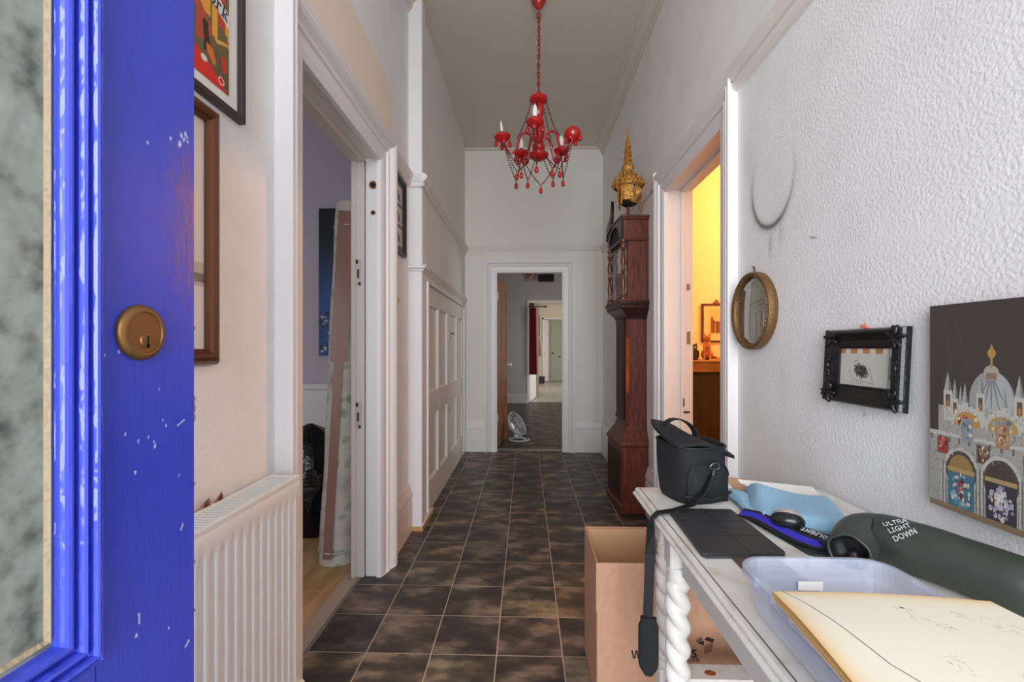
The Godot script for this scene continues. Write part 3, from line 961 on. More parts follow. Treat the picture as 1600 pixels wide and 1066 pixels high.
	b.box(P(xf + 0.0068, 1.2, 0.389), P(xf + 0.0077, 1.203, 0.392), 0.0)
	part("keyhole", b, M.dark, ring)
	# hinges
	for y in [0.3, 1.1, 1.8]:
		b = mb(t)
		b.x = Transform3D(Basis(), P(xf - 0.048, y, -0.36))
		b.lathe([[0.0, 0.0], [0.007, 0.0], [0.007, 0.09], [0.0, 0.09]], 10)
		part("hinge", b, M.metal, t)

# ---------------------------------------------------------------- radiator
func radiator():
	var t := thing("radiator", "white fluted panel radiator under the framed pictures on the left wall", "radiator", P(-0.7, 0.12, 0.85))
	var d0 := 0.38
	var d1 := 1.318
	var y0 := 0.13
	var y1 := 0.818
	var xf := -0.664
	var b := mb(t)
	var pitch := 0.0333
	var rows := []
	var nD := int((d1 - d0) / pitch) * 10
	var ys := [y0, y0 + 0.02, y0 + 0.05, y0 + 0.066, y0 + 0.08]
	for k in 6: ys.append(lerpf(y0 + 0.1, y1 - 0.1, k / 5.0))
	ys += [y1 - 0.078, y1 - 0.07, y1 - 0.064, y1 - 0.058, y1 - 0.05, y1 - 0.03, y1 - 0.012, y1 - 0.004, y1]
	for y in ys:
		var fade := smoothstep(0.045, 0.075, y1 - y) * smoothstep(0.045, 0.07, y - y0)
		var row := []
		for i in nD + 1:
			var d := lerpf(d0, d1, float(i) / nD)
			var ph := fposmod((d - d0) / pitch, 1.0)
			var hgt := smoothstep(0.1, 0.3, ph) * (1.0 - smoothstep(0.7, 0.9, ph))
			if d < d0 + 0.02 or d > d1 - 0.02: hgt = 0.0
			var x: float = xf - 0.007 * (1.0 - hgt) * fade - 0.006 * (smoothstep(y1 - 0.012, y1, y))
			row.append(P(x, y, d))
		rows.append(row)
	b.grid(rows)
	b.box(P(xf - 0.018, y0, d0), P(xf - 0.0075, y1 - 0.002, d1), 0.003)
	part("front_panel", b, M.radiator, t)
	b = mb(t)
	b.box(P(-0.75, y0, d0), P(-0.738, y1, d1), 0.003)
	part("back_panel", b, M.radiator, t)
	b = mb(t)
	b.box(P(-0.742, y0 + 0.02, d1 - 0.006), P(-0.672, y1 + 0.002, d1 + 0.002), 0.003)
	part("side_cover", b, M.radiator, t)
	b = mb(t)
	for x in [[-0.75, -0.738], [-0.68, -0.664]]:
		b.box(P(x[0], y1 - 0.006, d0), P(x[1], y1 + 0.009, d1), 0.003)
	b.box(P(-0.74, y1 - 0.006, d1 - 0.016), P(-0.67, y1 + 0.007, d1), 0.002)
	var g := part("grille_frame", b, M.radiator, t)
	b = mb(t)
	var d := d0 + 0.02
	while d < d1 - 0.02:
		b.box(P(-0.74, y1 - 0.002, d), P(-0.676, y1 + 0.005, d + 0.0065), 0.0012)
		d += 0.0145
	part("grille_slats", b, M.radiator, g).set_meta("kind", "stuff")
	b = mb(t)
	b.box(P(-0.74, 0.5, d0), P(-0.672, y1 - 0.05, d1 - 0.01), 0.0)
	part("fin_pack", b, mat(rgb(92, 86, 80), 0.8), t)
	b = mb(t)
	b.box(P(-0.69, 0.0, d1 - 0.012), P(-0.674, 0.2, d1 + 0.004), 0.004)
	b.x = Transform3D(Basis(Vector3.RIGHT, PI / 2), P(-0.672, 0.2, d1 + 0.018))
	b.lathe([[0.0, 0.0], [0.014, 0.0], [0.016, 0.006], [0.014, 0.03], [0.0, 0.03]], 14)
	part("valve", b, M.gloss_cream, t)
	# flakes of peeling wallpaper behind it
	var fl := thing("peeling_wallpaper", "curled brown flake of peeling wallpaper behind the radiator", "wallpaper", P(-0.755, 0.81, 1.06))
	for q in [[1.022, 0.036, 0.0], [1.066, 0.042, 0.5]]:
		b = mb(fl)
		var rr := []
		for i in 6:
			var k := i / 5.0
			var row := []
			for j in 5:
				var m := j / 4.0
				row.append(P(-0.766 + 0.018 * k * k + 0.008 * sin(m * 3.1 + q[2]), 0.80 + 0.05 * k * (1.0 - 0.9 * pow(absf(m - 0.45) * 2.0, 2.0) * k), q[0] + q[1] * m))
			rr.append(row)
		b.grid(rr)
		part("curled_flake", b, mat(rgb(172, 118, 88), 0.8), fl)

# ---------------------------------------------------------------- framed things on the left wall
func wall_frame(t: Node3D, O: Vector3, ex: Vector3, n: Vector3, w: float, h: float, prof: Array, m: Material) -> MeshInstance3D:
	var b := mb(t)
	b.rectframe(O, ex, Vector3.UP, n, w, h, prof)
	return part("frame", b, m, t)

func flat_print(t: Node3D, called: String, O: Vector3, ex: Vector3, w: float, h: float, m: Material, n: Vector3, parent: Node3D = null) -> MeshInstance3D:
	var b := mb(t)
	var th := n * 0.0016
	b.print_quad(O + th, O + ex * w + th, O + ex * w + Vector3.UP * h + th, O + Vector3.UP * h + th)
	var c := O + ex * w / 2 + Vector3.UP * h / 2
	return part(called, b, m, parent if parent else t)

func poster_image() -> Image:
	var im := new_img(360, 500, rgb(150, 116, 62))
	var r := RandomNumberGenerator.new()
	r.seed = 31
	# an abstract city: olive ground, ochre towers, red square, a dark walking figure, a white band for the lettering
	irect(im, 0, 0, 1, 1, rgb(112, 98, 62))
	for i in 8:
		irect(im, 0.05 + 0.12 * i, 0.15 + 0.3 * r.randf(), 0.08, 0.6, [rgb(236, 166, 62), rgb(196, 70, 48), rgb(140, 112, 60)][i % 3])
	irect(im, 0.0, 0.76, 1.0, 0.24, rgb(112, 98, 62))
	ipoly(im, [[0.0, 0.79], [0.7, 0.9], [0.86, 0.945], [1.0, 1.0], [0.0, 1.0]], rgb(226, 44, 32))
	irect(im, 0.86, 0.7, 0.045, 0.12, rgb(238, 170, 62))
	ipoly(im, [[0.97, 0.7], [1.0, 0.7], [1.0, 0.79], [0.985, 0.79], [0.985, 0.77], [0.97, 0.77]], rgb(238, 170, 62))
	ipoly(im, [[0.875, 0.824], [1.0, 0.795], [1.0, 0.818], [0.985, 0.812], [0.9, 0.835]], rgb(226, 176, 76))
	ipoly(im, [[0.7, 0.74], [0.78, 0.74], [0.86, 0.8], [0.84, 0.86], [0.74, 0.88], [0.7, 0.84]], rgb(190, 78, 52))
	ipoly(im, [[0.7, 0.75], [0.745, 0.77], [0.74, 0.88], [0.7, 0.88]], rgb(96, 100, 62))
	iell(im, 0.812, 0.8, 0.022, 0.014, rgb(48, 44, 34))
	ipoly(im, [[0.79, 0.806], [0.828, 0.806], [0.84, 0.85], [0.87, 0.885], [0.86, 0.892], [0.825, 0.862], [0.812, 0.905], [0.796, 0.905], [0.8, 0.86]], rgb(48, 44, 34))
	ipoly(im, [[0.815, 0.866], [0.86, 0.87], [0.9, 0.918], [0.87, 0.93], [0.825, 0.9]], rgb(232, 116, 40))
	for k in 12:
		irect(im, 0.89 + 0.009 * k, 0.86 + 0.004 * k, 0.004, 0.1, rgb(84, 76, 46))
	ipoly(im, [[0.93, 0.87], [0.975, 0.865], [0.985, 0.92], [0.945, 0.93]], rgb(206, 52, 42))
	iell(im, 0.8, 0.934, 0.024, 0.013, rgb(226, 220, 210))
	iell(im, 0.936, 0.966, 0.026, 0.016, rgb(238, 226, 216))
	iell(im, 0.936, 0.966, 0.019, 0.0115, rgb(226, 44, 32))
	irect(im, 0.0, 0.0, 1.0, 0.6, rgb(238, 170, 62))
	ipoly(im, [[0.0, 0.36], [1.0, 0.675], [1.0, 0.735], [0.0, 0.42]], rgb(236, 230, 222))
	return im

func left_pictures():
	var n := Vector3(1, 0, 0)
	var ex := Vector3(0, 0, -1)
	# poster in a black frame
	var t := thing("framed_poster", "red and orange city travel poster in a black frame, highest picture on the left wall", "picture", P(WL, 1.79, 0.95))
	wall_frame(t, P(WL, 1.815, 0.64), ex, n, 0.541, 0.73, [[0.0, 0.0], [0.0, 0.016], [0.003, 0.019], [0.016, 0.019], [0.018, 0.016], [0.018, 0.0]], mat(rgb(58, 47, 46), 0.4))
	flat_print(t, "mount", P(WL + 0.004, 1.81, 0.63), ex, 0.555, 0.74, M.paper, n)
	var pr := flat_print(t, "poster_print", P(WL + 0.006, 1.845, 0.695), ex, 0.45, 0.64, img_mat(poster_image(), 0.4), n)
	var rot := Basis(Vector3.UP, PI / 2) * Basis(Vector3.BACK, -0.22)
	text(pr, "lettering", "New", 0.05, mat(rgb(44, 40, 58), 0.7), Transform3D(rot, P(WL + 0.0085, 2.135, 1.03) - t.position), false, true)
	text(pr, "lettering", "York", 0.031, mat(rgb(44, 40, 58), 0.7), Transform3D(rot, P(WL + 0.0085, 2.052, 1.092) - t.position), false, true)
	# brown frame below
	t = thing("framed_print", "pale landscape print in a dark bronze wooden frame below the city poster", "picture", P(WL, 1.158, 0.85))
	wall_frame(t, P(WL, 1.196, 0.62), ex, n, 0.435, 0.54, [[0.0, 0.0], [0.0, 0.014], [0.006, 0.018], [0.012, 0.024], [0.02, 0.028], [0.028, 0.026], [0.034, 0.02], [0.038, 0.012], [0.038, 0.0]], mat(rgb(104, 62, 40), 0.3, 0.45))
	var im := new_img(200, 240, rgb(206, 202, 196))
	irect(im, 0, 0.62, 1, 0.1, rgb(176, 172, 166))
	for i in 20:
		irect(im, fposmod(i * 0.37, 1.0), 0.655 + 0.01 * (i % 3), 0.14, 0.03, rgb(110, 108, 106))
	irect(im, 0, 0.72, 1, 0.28, rgb(214, 210, 204))
	flat_print(t, "landscape_print", P(WL + 0.006, 1.19, 0.61), ex, 0.45, 0.55, img_mat(im, 0.35), n)
	# three small prints one above another
	t = thing("triple_frame", "tall narrow dark frame holding three small sketches between doorway and pier", "picture", P(WL, 1.755, 2.7))
	wall_frame(t, P(WL, 1.785, 2.578), ex, n, 0.225, 0.415, [[0.0, 0.0], [0.0, 0.012], [0.005, 0.016], [0.02, 0.024], [0.026, 0.02], [0.026, 0.0]], mat(rgb(48, 46, 42), 0.4))
	flat_print(t, "mount", P(WL + 0.003, 1.78, 2.57), ex, 0.24, 0.425, mat(rgb(112, 112, 116), 0.7), n)
	for k in 3:
		im = new_img(90, 70, rgb(208, 202, 192))
		var c := [rgb(120, 112, 108), rgb(150, 124, 80), rgb(112, 110, 112)][k] as Color
		ipoly(im, [[0.2, 0.8], [0.3, 0.45], [0.4, 0.5], [0.5, 0.2], [0.6, 0.45], [0.72, 0.4], [0.8, 0.8]], c)
		irect(im, 0.1, 0.8, 0.8, 0.05, c.darkened(0.2))
		flat_print(t, "sketch", P(WL + 0.005, 2.065 - 0.125 * k, 2.60), ex, 0.18, 0.105, img_mat(im, 0.6), n)
	# small wooden key hook
	t = thing("wall_hook", "small cream wall hook below the triple frame", "hook", P(WL, 1.46, 2.6))
	var b := mb(t)
	b.box(P(WL, 1.45, 2.585), P(WL + 0.012, 1.51, 2.63), 0.004)
	part("hook_plate", b, mat(rgb(214, 182, 140), 0.6), t)
	b = mb(t)
	b.tube([P(WL + 0.01, 1.49, 2.607), P(WL + 0.03, 1.485, 2.607), P(WL + 0.036, 1.47, 2.607), P(WL + 0.03, 1.458, 2.607), P(WL + 0.022, 1.46, 2.607)], 0.005, 7)
	part("hook_arm", b, mat(rgb(206, 166, 116), 0.5), t)

# ---------------------------------------------------------------- understairs cupboard
func cupboard():
	var t := thing("understairs_cupboard", "built in white cupboard with two panelled doors along the left of the passage", "cupboard", P(-0.72, 0, 4.1))
	var xw := -0.70
	var b := mb(t)
	# frame: posts, plinth, head with a moulded cap
	b.box(P(-0.76, 0, 3.06), P(xw + 0.004, 1.71, 3.17), 0.003)
	b.box(P(-0.76, 0, 5.06), P(xw + 0.004, 1.71, FAR), 0.003)
	b.box(P(-0.76, 1.655, 3.17), P(xw, 1.71, 5.06), 0.002)
	b.box(P(-0.76, 0, 3.17), P(xw - 0.004, 0.05, 5.06), 0.002)
	part("frame", b, M.gloss_cream, t)
	b = mb(t)
	b.box(P(xw - 0.01, 0.04, 3.165), P(xw + 0.018, 1.66, 3.185), 0.002)
	b.box(P(xw - 0.01, 0.04, 5.05), P(xw + 0.018, 1.66, 5.07), 0.002)
	b.box(P(xw - 0.01, 1.648, 3.165), P(xw + 0.018, 1.664, 5.07), 0.002)
	part("door_bead", b, M.gloss_white, t)
	b = mb(t)
	picture_rail(b, P(-0.705, 0, 3.05), P(-0.705, 0, FAR), Vector3(1, 0, 0), 1.705, 0.75)
	part("cap_moulding", b, M.gloss_cream, t)
	var xp := [[3.185, 4.118], [4.122, 5.05]]
	for k in 2:
		var d0: float = xp[k][0]
		var d1: float = xp[k][1]
		b = mb(t)
		var st := 0.085
		var mid := (d0 + d1) / 2
		for q in [[d0, d0 + st], [mid - 0.035, mid + 0.035], [d1 - st, d1]]:
			b.box(P(xw - 0.03, 0.055, q[0]), P(xw, 1.646, q[1]), 0.002)
		for q in [[0.055, 0.225], [0.7, 0.87], [1.505, 1.646]]:
			for s in [[d0 + st - 0.001, mid - 0.034], [mid + 0.034, d1 - st + 0.001]]:
				b.box(P(xw - 0.03, q[0], s[0]), P(xw - 0.0004, q[1], s[1]), 0.001)
		var dr := part("cupboard_door", b, M.gloss_cream, t)
		for s in [[d0 + st, mid - 0.035], [mid + 0.035, d1 - st]]:
			for q in [[0.225, 0.7], [0.87, 1.505]]:
				b = mb(t)
				b.box(P(xw - 0.026, q[0] - 0.004, s[0] - 0.004), P(xw - 0.02, q[1] + 0.004, s[1] + 0.004), 0.0)
				b.rectframe(P(xw - 0.02, q[0] + 0.012, s[0] + 0.012), Vector3(0, 0, -1), Vector3.UP, Vector3(1, 0, 0), s[1] - s[0] - 0.024, q[1] - q[0] - 0.024, [[0.0, 0.0], [0.003, 0.006], [0.012, 0.012]])
				part("door_panel", b, M.gloss_cream, dr)
	b = mb(t)
	b.box(P(xw, 1.305, 4.09), P(xw + 0.012, 1.345, 4.15), 0.002)
	b.tube([P(xw + 0.008, 1.325, 4.12), P(xw + 0.03, 1.325, 4.12)], 0.006, 8)
	b.ball(P(xw + 0.034, 1.325, 4.12), 0.012, 10, 6)
	part("catch", b, M.metal, t)
	for q in [0.35, 0.75]:
		b = mb(t)
		b.box(P(xw, 1.646 * q + 0.02, 4.105), P(xw + 0.006, 1.646 * q + 0.08, 4.135), 0.001)
		part("hinge", b, M.metal, t)

# ---------------------------------------------------------------- chandelier
func drop_mesh(s: float) -> ArrayMesh:
	var b := mb()
	b.lathe([[0.0, -0.052 * s], [0.008 * s, -0.049 * s], [0.013 * s, -0.04 * s], [0.0135 * s, -0.032 * s], [0.01 * s, -0.02 * s], [0.005 * s, -0.008 * s], [0.0, 0.0]], 10)
	b.tube([Vector3(0, -0.002, 0), Vector3(0, 0.008 * s, 0)], 0.0015, 5)
	return b.done()

func bead_string(b: MB, pts: Array, r := 0.0056, gap := 0.0155):
	var left := 0.0
	for i in pts.size() - 1:
		var a: Vector3 = pts[i]
		var c: Vector3 = pts[i + 1]
		var L := a.distance_to(c)
		var s := left
		while s < L:
			b.ball(a.lerp(c, s / L), r, 6, 4)
			s += gap
		left = s - L

func sag(a: Vector3, c: Vector3, depth: float, n := 12) -> Array:
	var pts := []
	for i in n + 1:
		var k := float(i) / n
		pts.append(a.lerp(c, k) - Vector3(0, depth * 4.0 * k * (1.0 - k), 0))
	return pts

const TILTED := 4

func chandelier(called: String, label: String, at: Vector3, top_y: float, s := 1.0) -> Node3D:
	# at: bottom dish of the column
	var t := thing(called, label, "chandelier", at, 0.0, "")
	var b := mb()
	var H := top_y - at.y
	b.lathe([[0.006, H - 0.075], [0.012, H - 0.072], [0.034, H - 0.045], [0.05, H - 0.012], [0.053, H], [0.0, H]], 24)
	part("canopy", b, M.red, t)
	# chain of oval links
	b = mb()
	var y := 0.42 * s
	var k := 0
	while y < H - 0.1:
		var pts := []
		for i in 13:
			var a := TAU * i / 12
			var q := Vector3(cos(a) * 0.009, sin(a) * 0.02, 0)
			pts.append(Vector3(q.x if k % 2 == 0 else 0.0, y + 0.016 + q.y, q.x if k % 2 else 0.0))
		b.tube(pts, 0.0032, 5, false)
		y += 0.03
		k += 1
	b.tube([Vector3(0.004, 0.4 * s, 0), Vector3(-0.006, 0.55, 0.004), Vector3(0.006, H * 0.5 + 0.2, 0), Vector3(0, H - 0.07, 0)], 0.0045, 6)
	var ch := part("chain", b, M.chain, t)
	b = mb()
	var ring := []
	for i in 13:
		ring.append(Vector3(cos(TAU * i / 12) * 0.016, H - 0.115 + sin(TAU * i / 12) * 0.016, 0))
	b.tube(ring, 0.0028, 6, false)
	part("hanging_ring", b, M.chain, ch)
	# column
	b = mb()
	var cp := [[0.0, -0.012], [0.03, -0.008], [0.058, 0.008], [0.066, 0.03], [0.063, 0.036], [0.03, 0.038], [0.024, 0.05], [0.04, 0.066], [0.043, 0.084], [0.034, 0.1], [0.024, 0.108], [0.03, 0.12], [0.038, 0.16], [0.041, 0.2], [0.036, 0.24], [0.027, 0.27], [0.03, 0.29], [0.038, 0.31], [0.036, 0.345], [0.026, 0.36], [0.05, 0.37], [0.061, 0.384], [0.058, 0.404], [0.04, 0.416], [0.012, 0.42], [0.008, 0.44], [0.0, 0.442]]
	for q in cp:
		q[0] *= s; q[1] *= s
	b.lathe(cp, 28)
	part("column", b, M.red, t)
	# five arms
	var drop := drop_mesh(s)
	var cups := []
	var tops := []
	for i in 5:
		var a := deg_to_rad(97.0 + 72.0 * i)
		var dir := Vector3(cos(a), 0, sin(a))
		var pts := []
		for q in [[0.03, 0.11], [0.05, 0.145], [0.085, 0.165], [0.118, 0.148], [0.135, 0.1], [0.15, 0.05], [0.178, 0.028], [0.212, 0.045], [0.232, 0.078], [0.238, 0.105]]:
			pts.append(dir * q[0] * s + Vector3(0, q[1] * s, 0))
		var cur := Curve3D.new()
		for j in pts.size():
			var tg: Vector3 = (pts[mini(j + 1, pts.size() - 1)] - pts[maxi(j - 1, 0)]) / 6.0
			cur.add_point(pts[j], -tg, tg)
		var fine := []
		for j in 33: fine.append(cur.samplef(j / 32.0 * (pts.size() - 1)))
		b = mb()
		b.tube(fine, 0.0075 * s, 9)
		var arm := part("arm", b, M.red, t)
		var tip := dir * 0.238 * s + Vector3(0, 0.1 * s, 0)
		var lean := Basis()
		if i == 1: lean = Basis(Vector3(0, 0, 1), 0.1)
		if i == TILTED: lean = Basis(Vector3.RIGHT, -0.85)
		b = mb()
		b.x = Transform3D(lean, tip)
		var pan := [[0.008, -0.006], [0.026, -0.003], [0.046, 0.012], [0.055, 0.03], [0.052, 0.036], [0.038, 0.026], [0.014, 0.02]]
		for q in pan:
			q[0] *= s; q[1] *= s
		b.lathe(pan, 22)
		part("drip_pan", b, M.red, arm)
		b = mb()
		b.x = Transform3D(lean, tip)
		b.lathe([[0.0, 0.018 * s], [0.015 * s, 0.018 * s], [0.0155 * s, 0.055 * s], [0.013 * s, 0.06 * s], [0.0, 0.06 * s]], 14)
		part("candle_cup", b, M.red, arm)
		b = mb()
		b.x = Transform3D(lean, tip + lean * Vector3(0, 0.058 * s, 0))
		if i == 1: # slim clear candle bulb
			b.lathe([[0.0, 0.0], [0.007 * s, 0.0], [0.009 * s, 0.03 * s], [0.006 * s, 0.055 * s], [0.002 * s, 0.078 * s], [0.0, 0.08 * s]], 12)
		else:
			b.lathe([[0.0, 0.0], [0.011 * s, 0.0], [0.0165 * s, 0.02 * s], [0.0175 * s, 0.034 * s], [0.013 * s, 0.056 * s], [0.006 * s, 0.074 * s], [0.0, 0.084 * s]], 14)
		part("candle_bulb", b, M.bulb, arm)
		cups.append(tip + Vector3(0, 0.005 * s, 0))
		# drops round the drip pan
		for j in 4:
			var p := tip + Vector3(cos(TAU * j / 4 + a), 0, sin(TAU * j / 4 + a)) * 0.046 * s + Vector3(0, 0.012 * s, 0)
			var o := part_mesh("pendant_drop", drop, M.red, arm)
			o.position = p
		# a swag down from the top bowl to the arm
		b = mb()
		bead_string(b, sag(dir * 0.05 * s + Vector3(0, 0.372 * s, 0), dir * 0.15 * s + Vector3(0, 0.12 * s, 0), 0.03 * s))
		part("bead_string", b, M.red_dark, t)
	for i in 5:
		var p: Vector3 = cups[i]
		var q: Vector3 = cups[(i + 1) % 5]
		var low: Vector3 = (p + q) / 2 * Vector3(0.86, 0, 0.86) + Vector3(0, -0.115 * s, 0)
		b = mb()
		bead_string(b, sag(p, low, 0.018 * s))
		bead_string(b, sag(low, q, 0.018 * s))
		part("bead_string", b, M.red_dark, t)
		var o := part_mesh("pendant_drop", drop, M.red, t)
		o.position = low + Vector3(0, -0.006, 0)
		# inner swag from the bottom dish
		b = mb()
		var inn := p * Vector3(0.25, 0, 0.25) + Vector3(0, 0.0, 0)
		var inq := q * Vector3(0.25, 0, 0.25) + Vector3(0, 0.0, 0)
		var low2: Vector3 = p * Vector3(0.62, 0, 0.62) + Vector3(0, -0.09 * s, 0)
		bead_string(b, sag(inn, low2, 0.012 * s))
		bead_string(b, sag(low2, p, 0.014 * s))
		part("bead_string", b, M.red_dark, t)
		o = part_mesh("pendant_drop", drop, M.red, t)
		o.position = low2 + Vector3(0, -0.006, 0)
	return t

# ---------------------------------------------------------------- longcase clock and the gilded headdress on it
func clock():
	var t := thing("longcase_clock", "tall dark mahogany longcase clock with turned hood columns against the right wall", "clock", P(0.772, 0, 3.49), 0.063)
	var b := mb()
	# local axes: front faces -x, width along z (near end +z)
	b.box(Vector3(-0.105, 0.0, -0.205), Vector3(0.1, 0.49, 0.205), 0.012)
	b.box(Vector3(-0.112, 0.0, -0.212), Vector3(0.1, 0.07, 0.212), 0.008)
	var base := part("base", b, M.mahogany, t)
	b = mb()
	b.box(Vector3(-0.109, 0.1, -0.165), Vector3(-0.1, 0.45, 0.165), 0.004)
	part("base_panel", b, M.mahogany_dark, base)
	b = mb()
	var rows := []
	for q in [[0.0, 0.485], [0.006, 0.5], [0.0, 0.52], [-0.018, 0.545], [-0.034, 0.575], [-0.05, 0.6], [-0.052, 0.625]]:
		var e: float = q[0]
		rows.append([Vector3(-0.105 - e, q[1], -0.205 - e), Vector3(0.1, q[1], -0.205 - e), Vector3(0.1, q[1], 0.205 + e), Vector3(-0.105 - e, q[1], 0.205 + e)])
	b.grid(rows, true, false)
	part("base_moulding", b, M.mahogany, t)
	# trunk with canted corners
	b = mb()
	var poly := [Vector2(-0.028, 0.15), Vector2(-0.05, 0.126), Vector2(-0.05, -0.126), Vector2(-0.028, -0.15), Vector2(0.1, -0.15), Vector2(0.1, 0.15)]
	var lo := []
	var hi := []
	for p in poly:
		lo.append(Vector3(p.x, 0.61, p.y)); hi.append(Vector3(p.x, 1.5, p.y))
	b.grid([lo, hi], true, false)
	part("trunk", b, M.mahogany, t)
	b = mb()
	b.box(Vector3(-0.062, 0.68, -0.1), Vector3(-0.05, 1.42, 0.1), 0.005)
	b.box(Vector3(-0.066, 0.66, -0.108), Vector3(-0.052, 0.69, 0.108), 0.004)
	var dr := part("trunk_door", b, M.mahogany_dark, t)
	b = mb()
	b.ball(Vector3(-0.068, 1.08, 0.088), Vector3(0.004, 0.016, 0.006), 8, 6)
	part("escutcheon", b, M.brass, dr)
	# lighter inlay with an arched head in the canted corner
	b = mb()
	var arch := PackedVector2Array([Vector2(-0.013, 0.87), Vector2(0.013, 0.87)])
	for i in 9:
		arch.append(Vector2(0.013 * cos(PI * i / 8), 1.245 + 0.03 * sin(PI * i / 8)))
	var ex := Vector3(0.022, 0, 0.024).normalized()
	var nn := Vector3(-0.024, 0, 0.022).normalized()
	b.extrude(arch, Vector3(-0.039, 0, 0.138), ex, Vector3.UP, nn * 0.002)
	part("corner_inlay", b, M.inlay, t, "orange inlaid strip with an arched head")
	# moulding under the hood
	b = mb()
	rows = []
	for q in [[-0.05, 1.405], [-0.046, 1.42], [-0.034, 1.44], [-0.014, 1.462], [0.0, 1.474], [0.008, 1.484], [0.008, 1.505], [0.016, 1.51], [0.016, 1.535], [-0.03, 1.54]]:
		var e: float = q[0]
		rows.append([Vector3(-0.1 - e, q[1], -0.205 - e), Vector3(0.1, q[1], -0.205 - e), Vector3(0.1, q[1], 0.205 + e), Vector3(-0.1 - e, q[1], 0.205 + e)])
	b.grid(rows, true, false)
	part("hood_moulding", b, M.mahogany_dark, t)
	# hood: sides, back, dial and glazed door, entablature
	b = mb()
	for s in [-1.0, 1.0]:
		b.box(Vector3(-0.055, 1.53, 0.178 * s - 0.008), Vector3(0.1, 1.985, 0.178 * s + 0.008), 0.003)
		b.box(Vector3(0.07, 1.53, 0.19 * s - 0.012), Vector3(0.1, 1.985, 0.19 * s + 0.012), 0.003)
	b.box(Vector3(0.085, 1.53, -0.18), Vector3(0.1, 1.985, 0.18), 0.002)
	b.box(Vector3(-0.112, 1.533, -0.215), Vector3(0.1, 1.548, 0.215), 0.003)
	var hood := part("hood", b, M.mahogany, t)
	b = mb()
	b.box(Vector3(-0.1, 1.97, -0.21), Vector3(0.1, 1.986, 0.21), 0.004)
	b.box(Vector3(-0.088, 1.985, -0.2), Vector3(0.1, 2.122, 0.2), 0.003)
	b.box(Vector3(-0.104, 2.118, -0.218), Vector3(0.1, 2.132, 0.218), 0.004)
	b.box(Vector3(-0.112, 2.13, -0.226), Vector3(0.1, 2.148, 0.226), 0.005)
	part("entablature", b, M.mahogany, hood)
	b = mb()
	b.box(Vector3(-0.02, 1.56, -0.16), Vector3(-0.016, 1.98, 0.16), 0.0)
	var dial := part("dial", b, mat(rgb(222, 214, 190), 0.5), hood)
	b = mb()
	b.x = Transform3D(Basis(Vector3.BACK, PI / 2), Vector3(-0.021, 1.72, 0))
	b.lathe([[0.118, 0.0], [0.118, 0.003], [0.132, 0.003], [0.132, 0.0]], 32)
	part("chapter_ring", b, M.brass, dial)
	b = mb()
	b.box(Vector3(-0.026, 1.72, -0.003), Vector3(-0.024, 1.82, 0.003), 0.0)
	b.box(Vector3(-0.026, 1.717, -0.003), Vector3(-0.024, 1.723, 0.07), 0.0)
	part("hand", b, M.dark, dial)
	b = mb()
	b.rectframe(Vector3(-0.062, 1.57, 0.14), Vector3(0, 0, -1), Vector3.UP, Vector3(-1, 0, 0), 0.28, 0.39, [[0.0, 0.0], [0.0, 0.012], [0.028, 0.014], [0.03, 0.0]])
	var hd := part("hood_door", b, M.mahogany_dark, hood)
	b = mb()
	b.box(Vector3(-0.066, 1.565, -0.145), Vector3(-0.064, 1.965, 0.145), 0.0)
	part("glass", b, M.pane, hd)
	var cp := [[0.0, 0.0], [0.021, 0.0], [0.021, 0.012], [0.014, 0.016], [0.02, 0.024], [0.02, 0.034], [0.012, 0.04], [0.011, 0.055], [0.013, 0.07], [0.017, 0.1], [0.018, 0.125], [0.015, 0.155], [0.01, 0.18], [0.016, 0.187], [0.01, 0.194], [0.017, 0.202], [0.017, 0.21], [0.01, 0.217], [0.012, 0.235], [0.018, 0.265], [0.019, 0.285], [0.014, 0.325], [0.01, 0.345], [0.017, 0.352], [0.011, 0.36], [0.019, 0.37], [0.019, 0.384], [0.012, 0.39], [0.012, 0.404], [0.021, 0.412], [0.021, 0.425], [0.0, 0.425]]
	for s in [-1.0, 1.0]:
		b = mb()
		b.x = Transform3D(Basis(), Vector3(-0.088, 1.547, 0.192 * s))
		b.lathe(cp, 16)
		part("hood_column", b, M.mahogany, hood)
	# arched head and swan necks in front of the entablature
	b = mb()
	var ap := PackedVector2Array()
	for i in 13:
		ap.append(Vector2(0.15 * cos(PI * i / 12), 1.99 + 0.115 * sin(PI * i / 12)))
	ap.append_array([Vector2(-0.2, 1.99), Vector2(-0.2, 2.12), Vector2(0.2, 2.12), Vector2(0.2, 1.99)])
	b.extrude(ap, Vector3(-0.104, 0, 0), Vector3(0, 0, 1), Vector3.UP, Vector3(0.014, 0, 0))
	part("arched_head", b, M.mahogany_dark, hood)
	b = mb()
	var hole := PackedVector2Array()
	for i in 13:
		hole.append(Vector2(0.15 * cos(PI * i / 12), 1.99 + 0.115 * sin(PI * i / 12)))
	b.extrude(hole, Vector3(-0.0905, 0, 0), Vector3(0, 0, 1), Vector3.UP, Vector3(0.002, 0, 0))
	part("arch_panel", b, M.dark, hood)
	for s in [-1.0]:
		b = mb()
		var sw := PackedVector2Array([Vector2(0.21, 2.05), Vector2(0.215, 2.12), Vector2(0.2, 2.16), Vector2(0.165, 2.185), Vector2(0.125, 2.2), Vector2(0.09, 2.235), Vector2(0.075, 2.28), Vector2(0.06, 2.33), Vector2(0.052, 2.27), Vector2(0.055, 2.2), Vector2(0.075, 2.15), Vector2(0.1, 2.12), Vector2(0.185, 2.1)])
		b.extrude(sw, Vector3(-0.112, 0, 0), Vector3(0, 0, s), Vector3.UP, Vector3(0.022, 0, 0))
		part("swan_neck", b, M.mahogany_dark, hood)

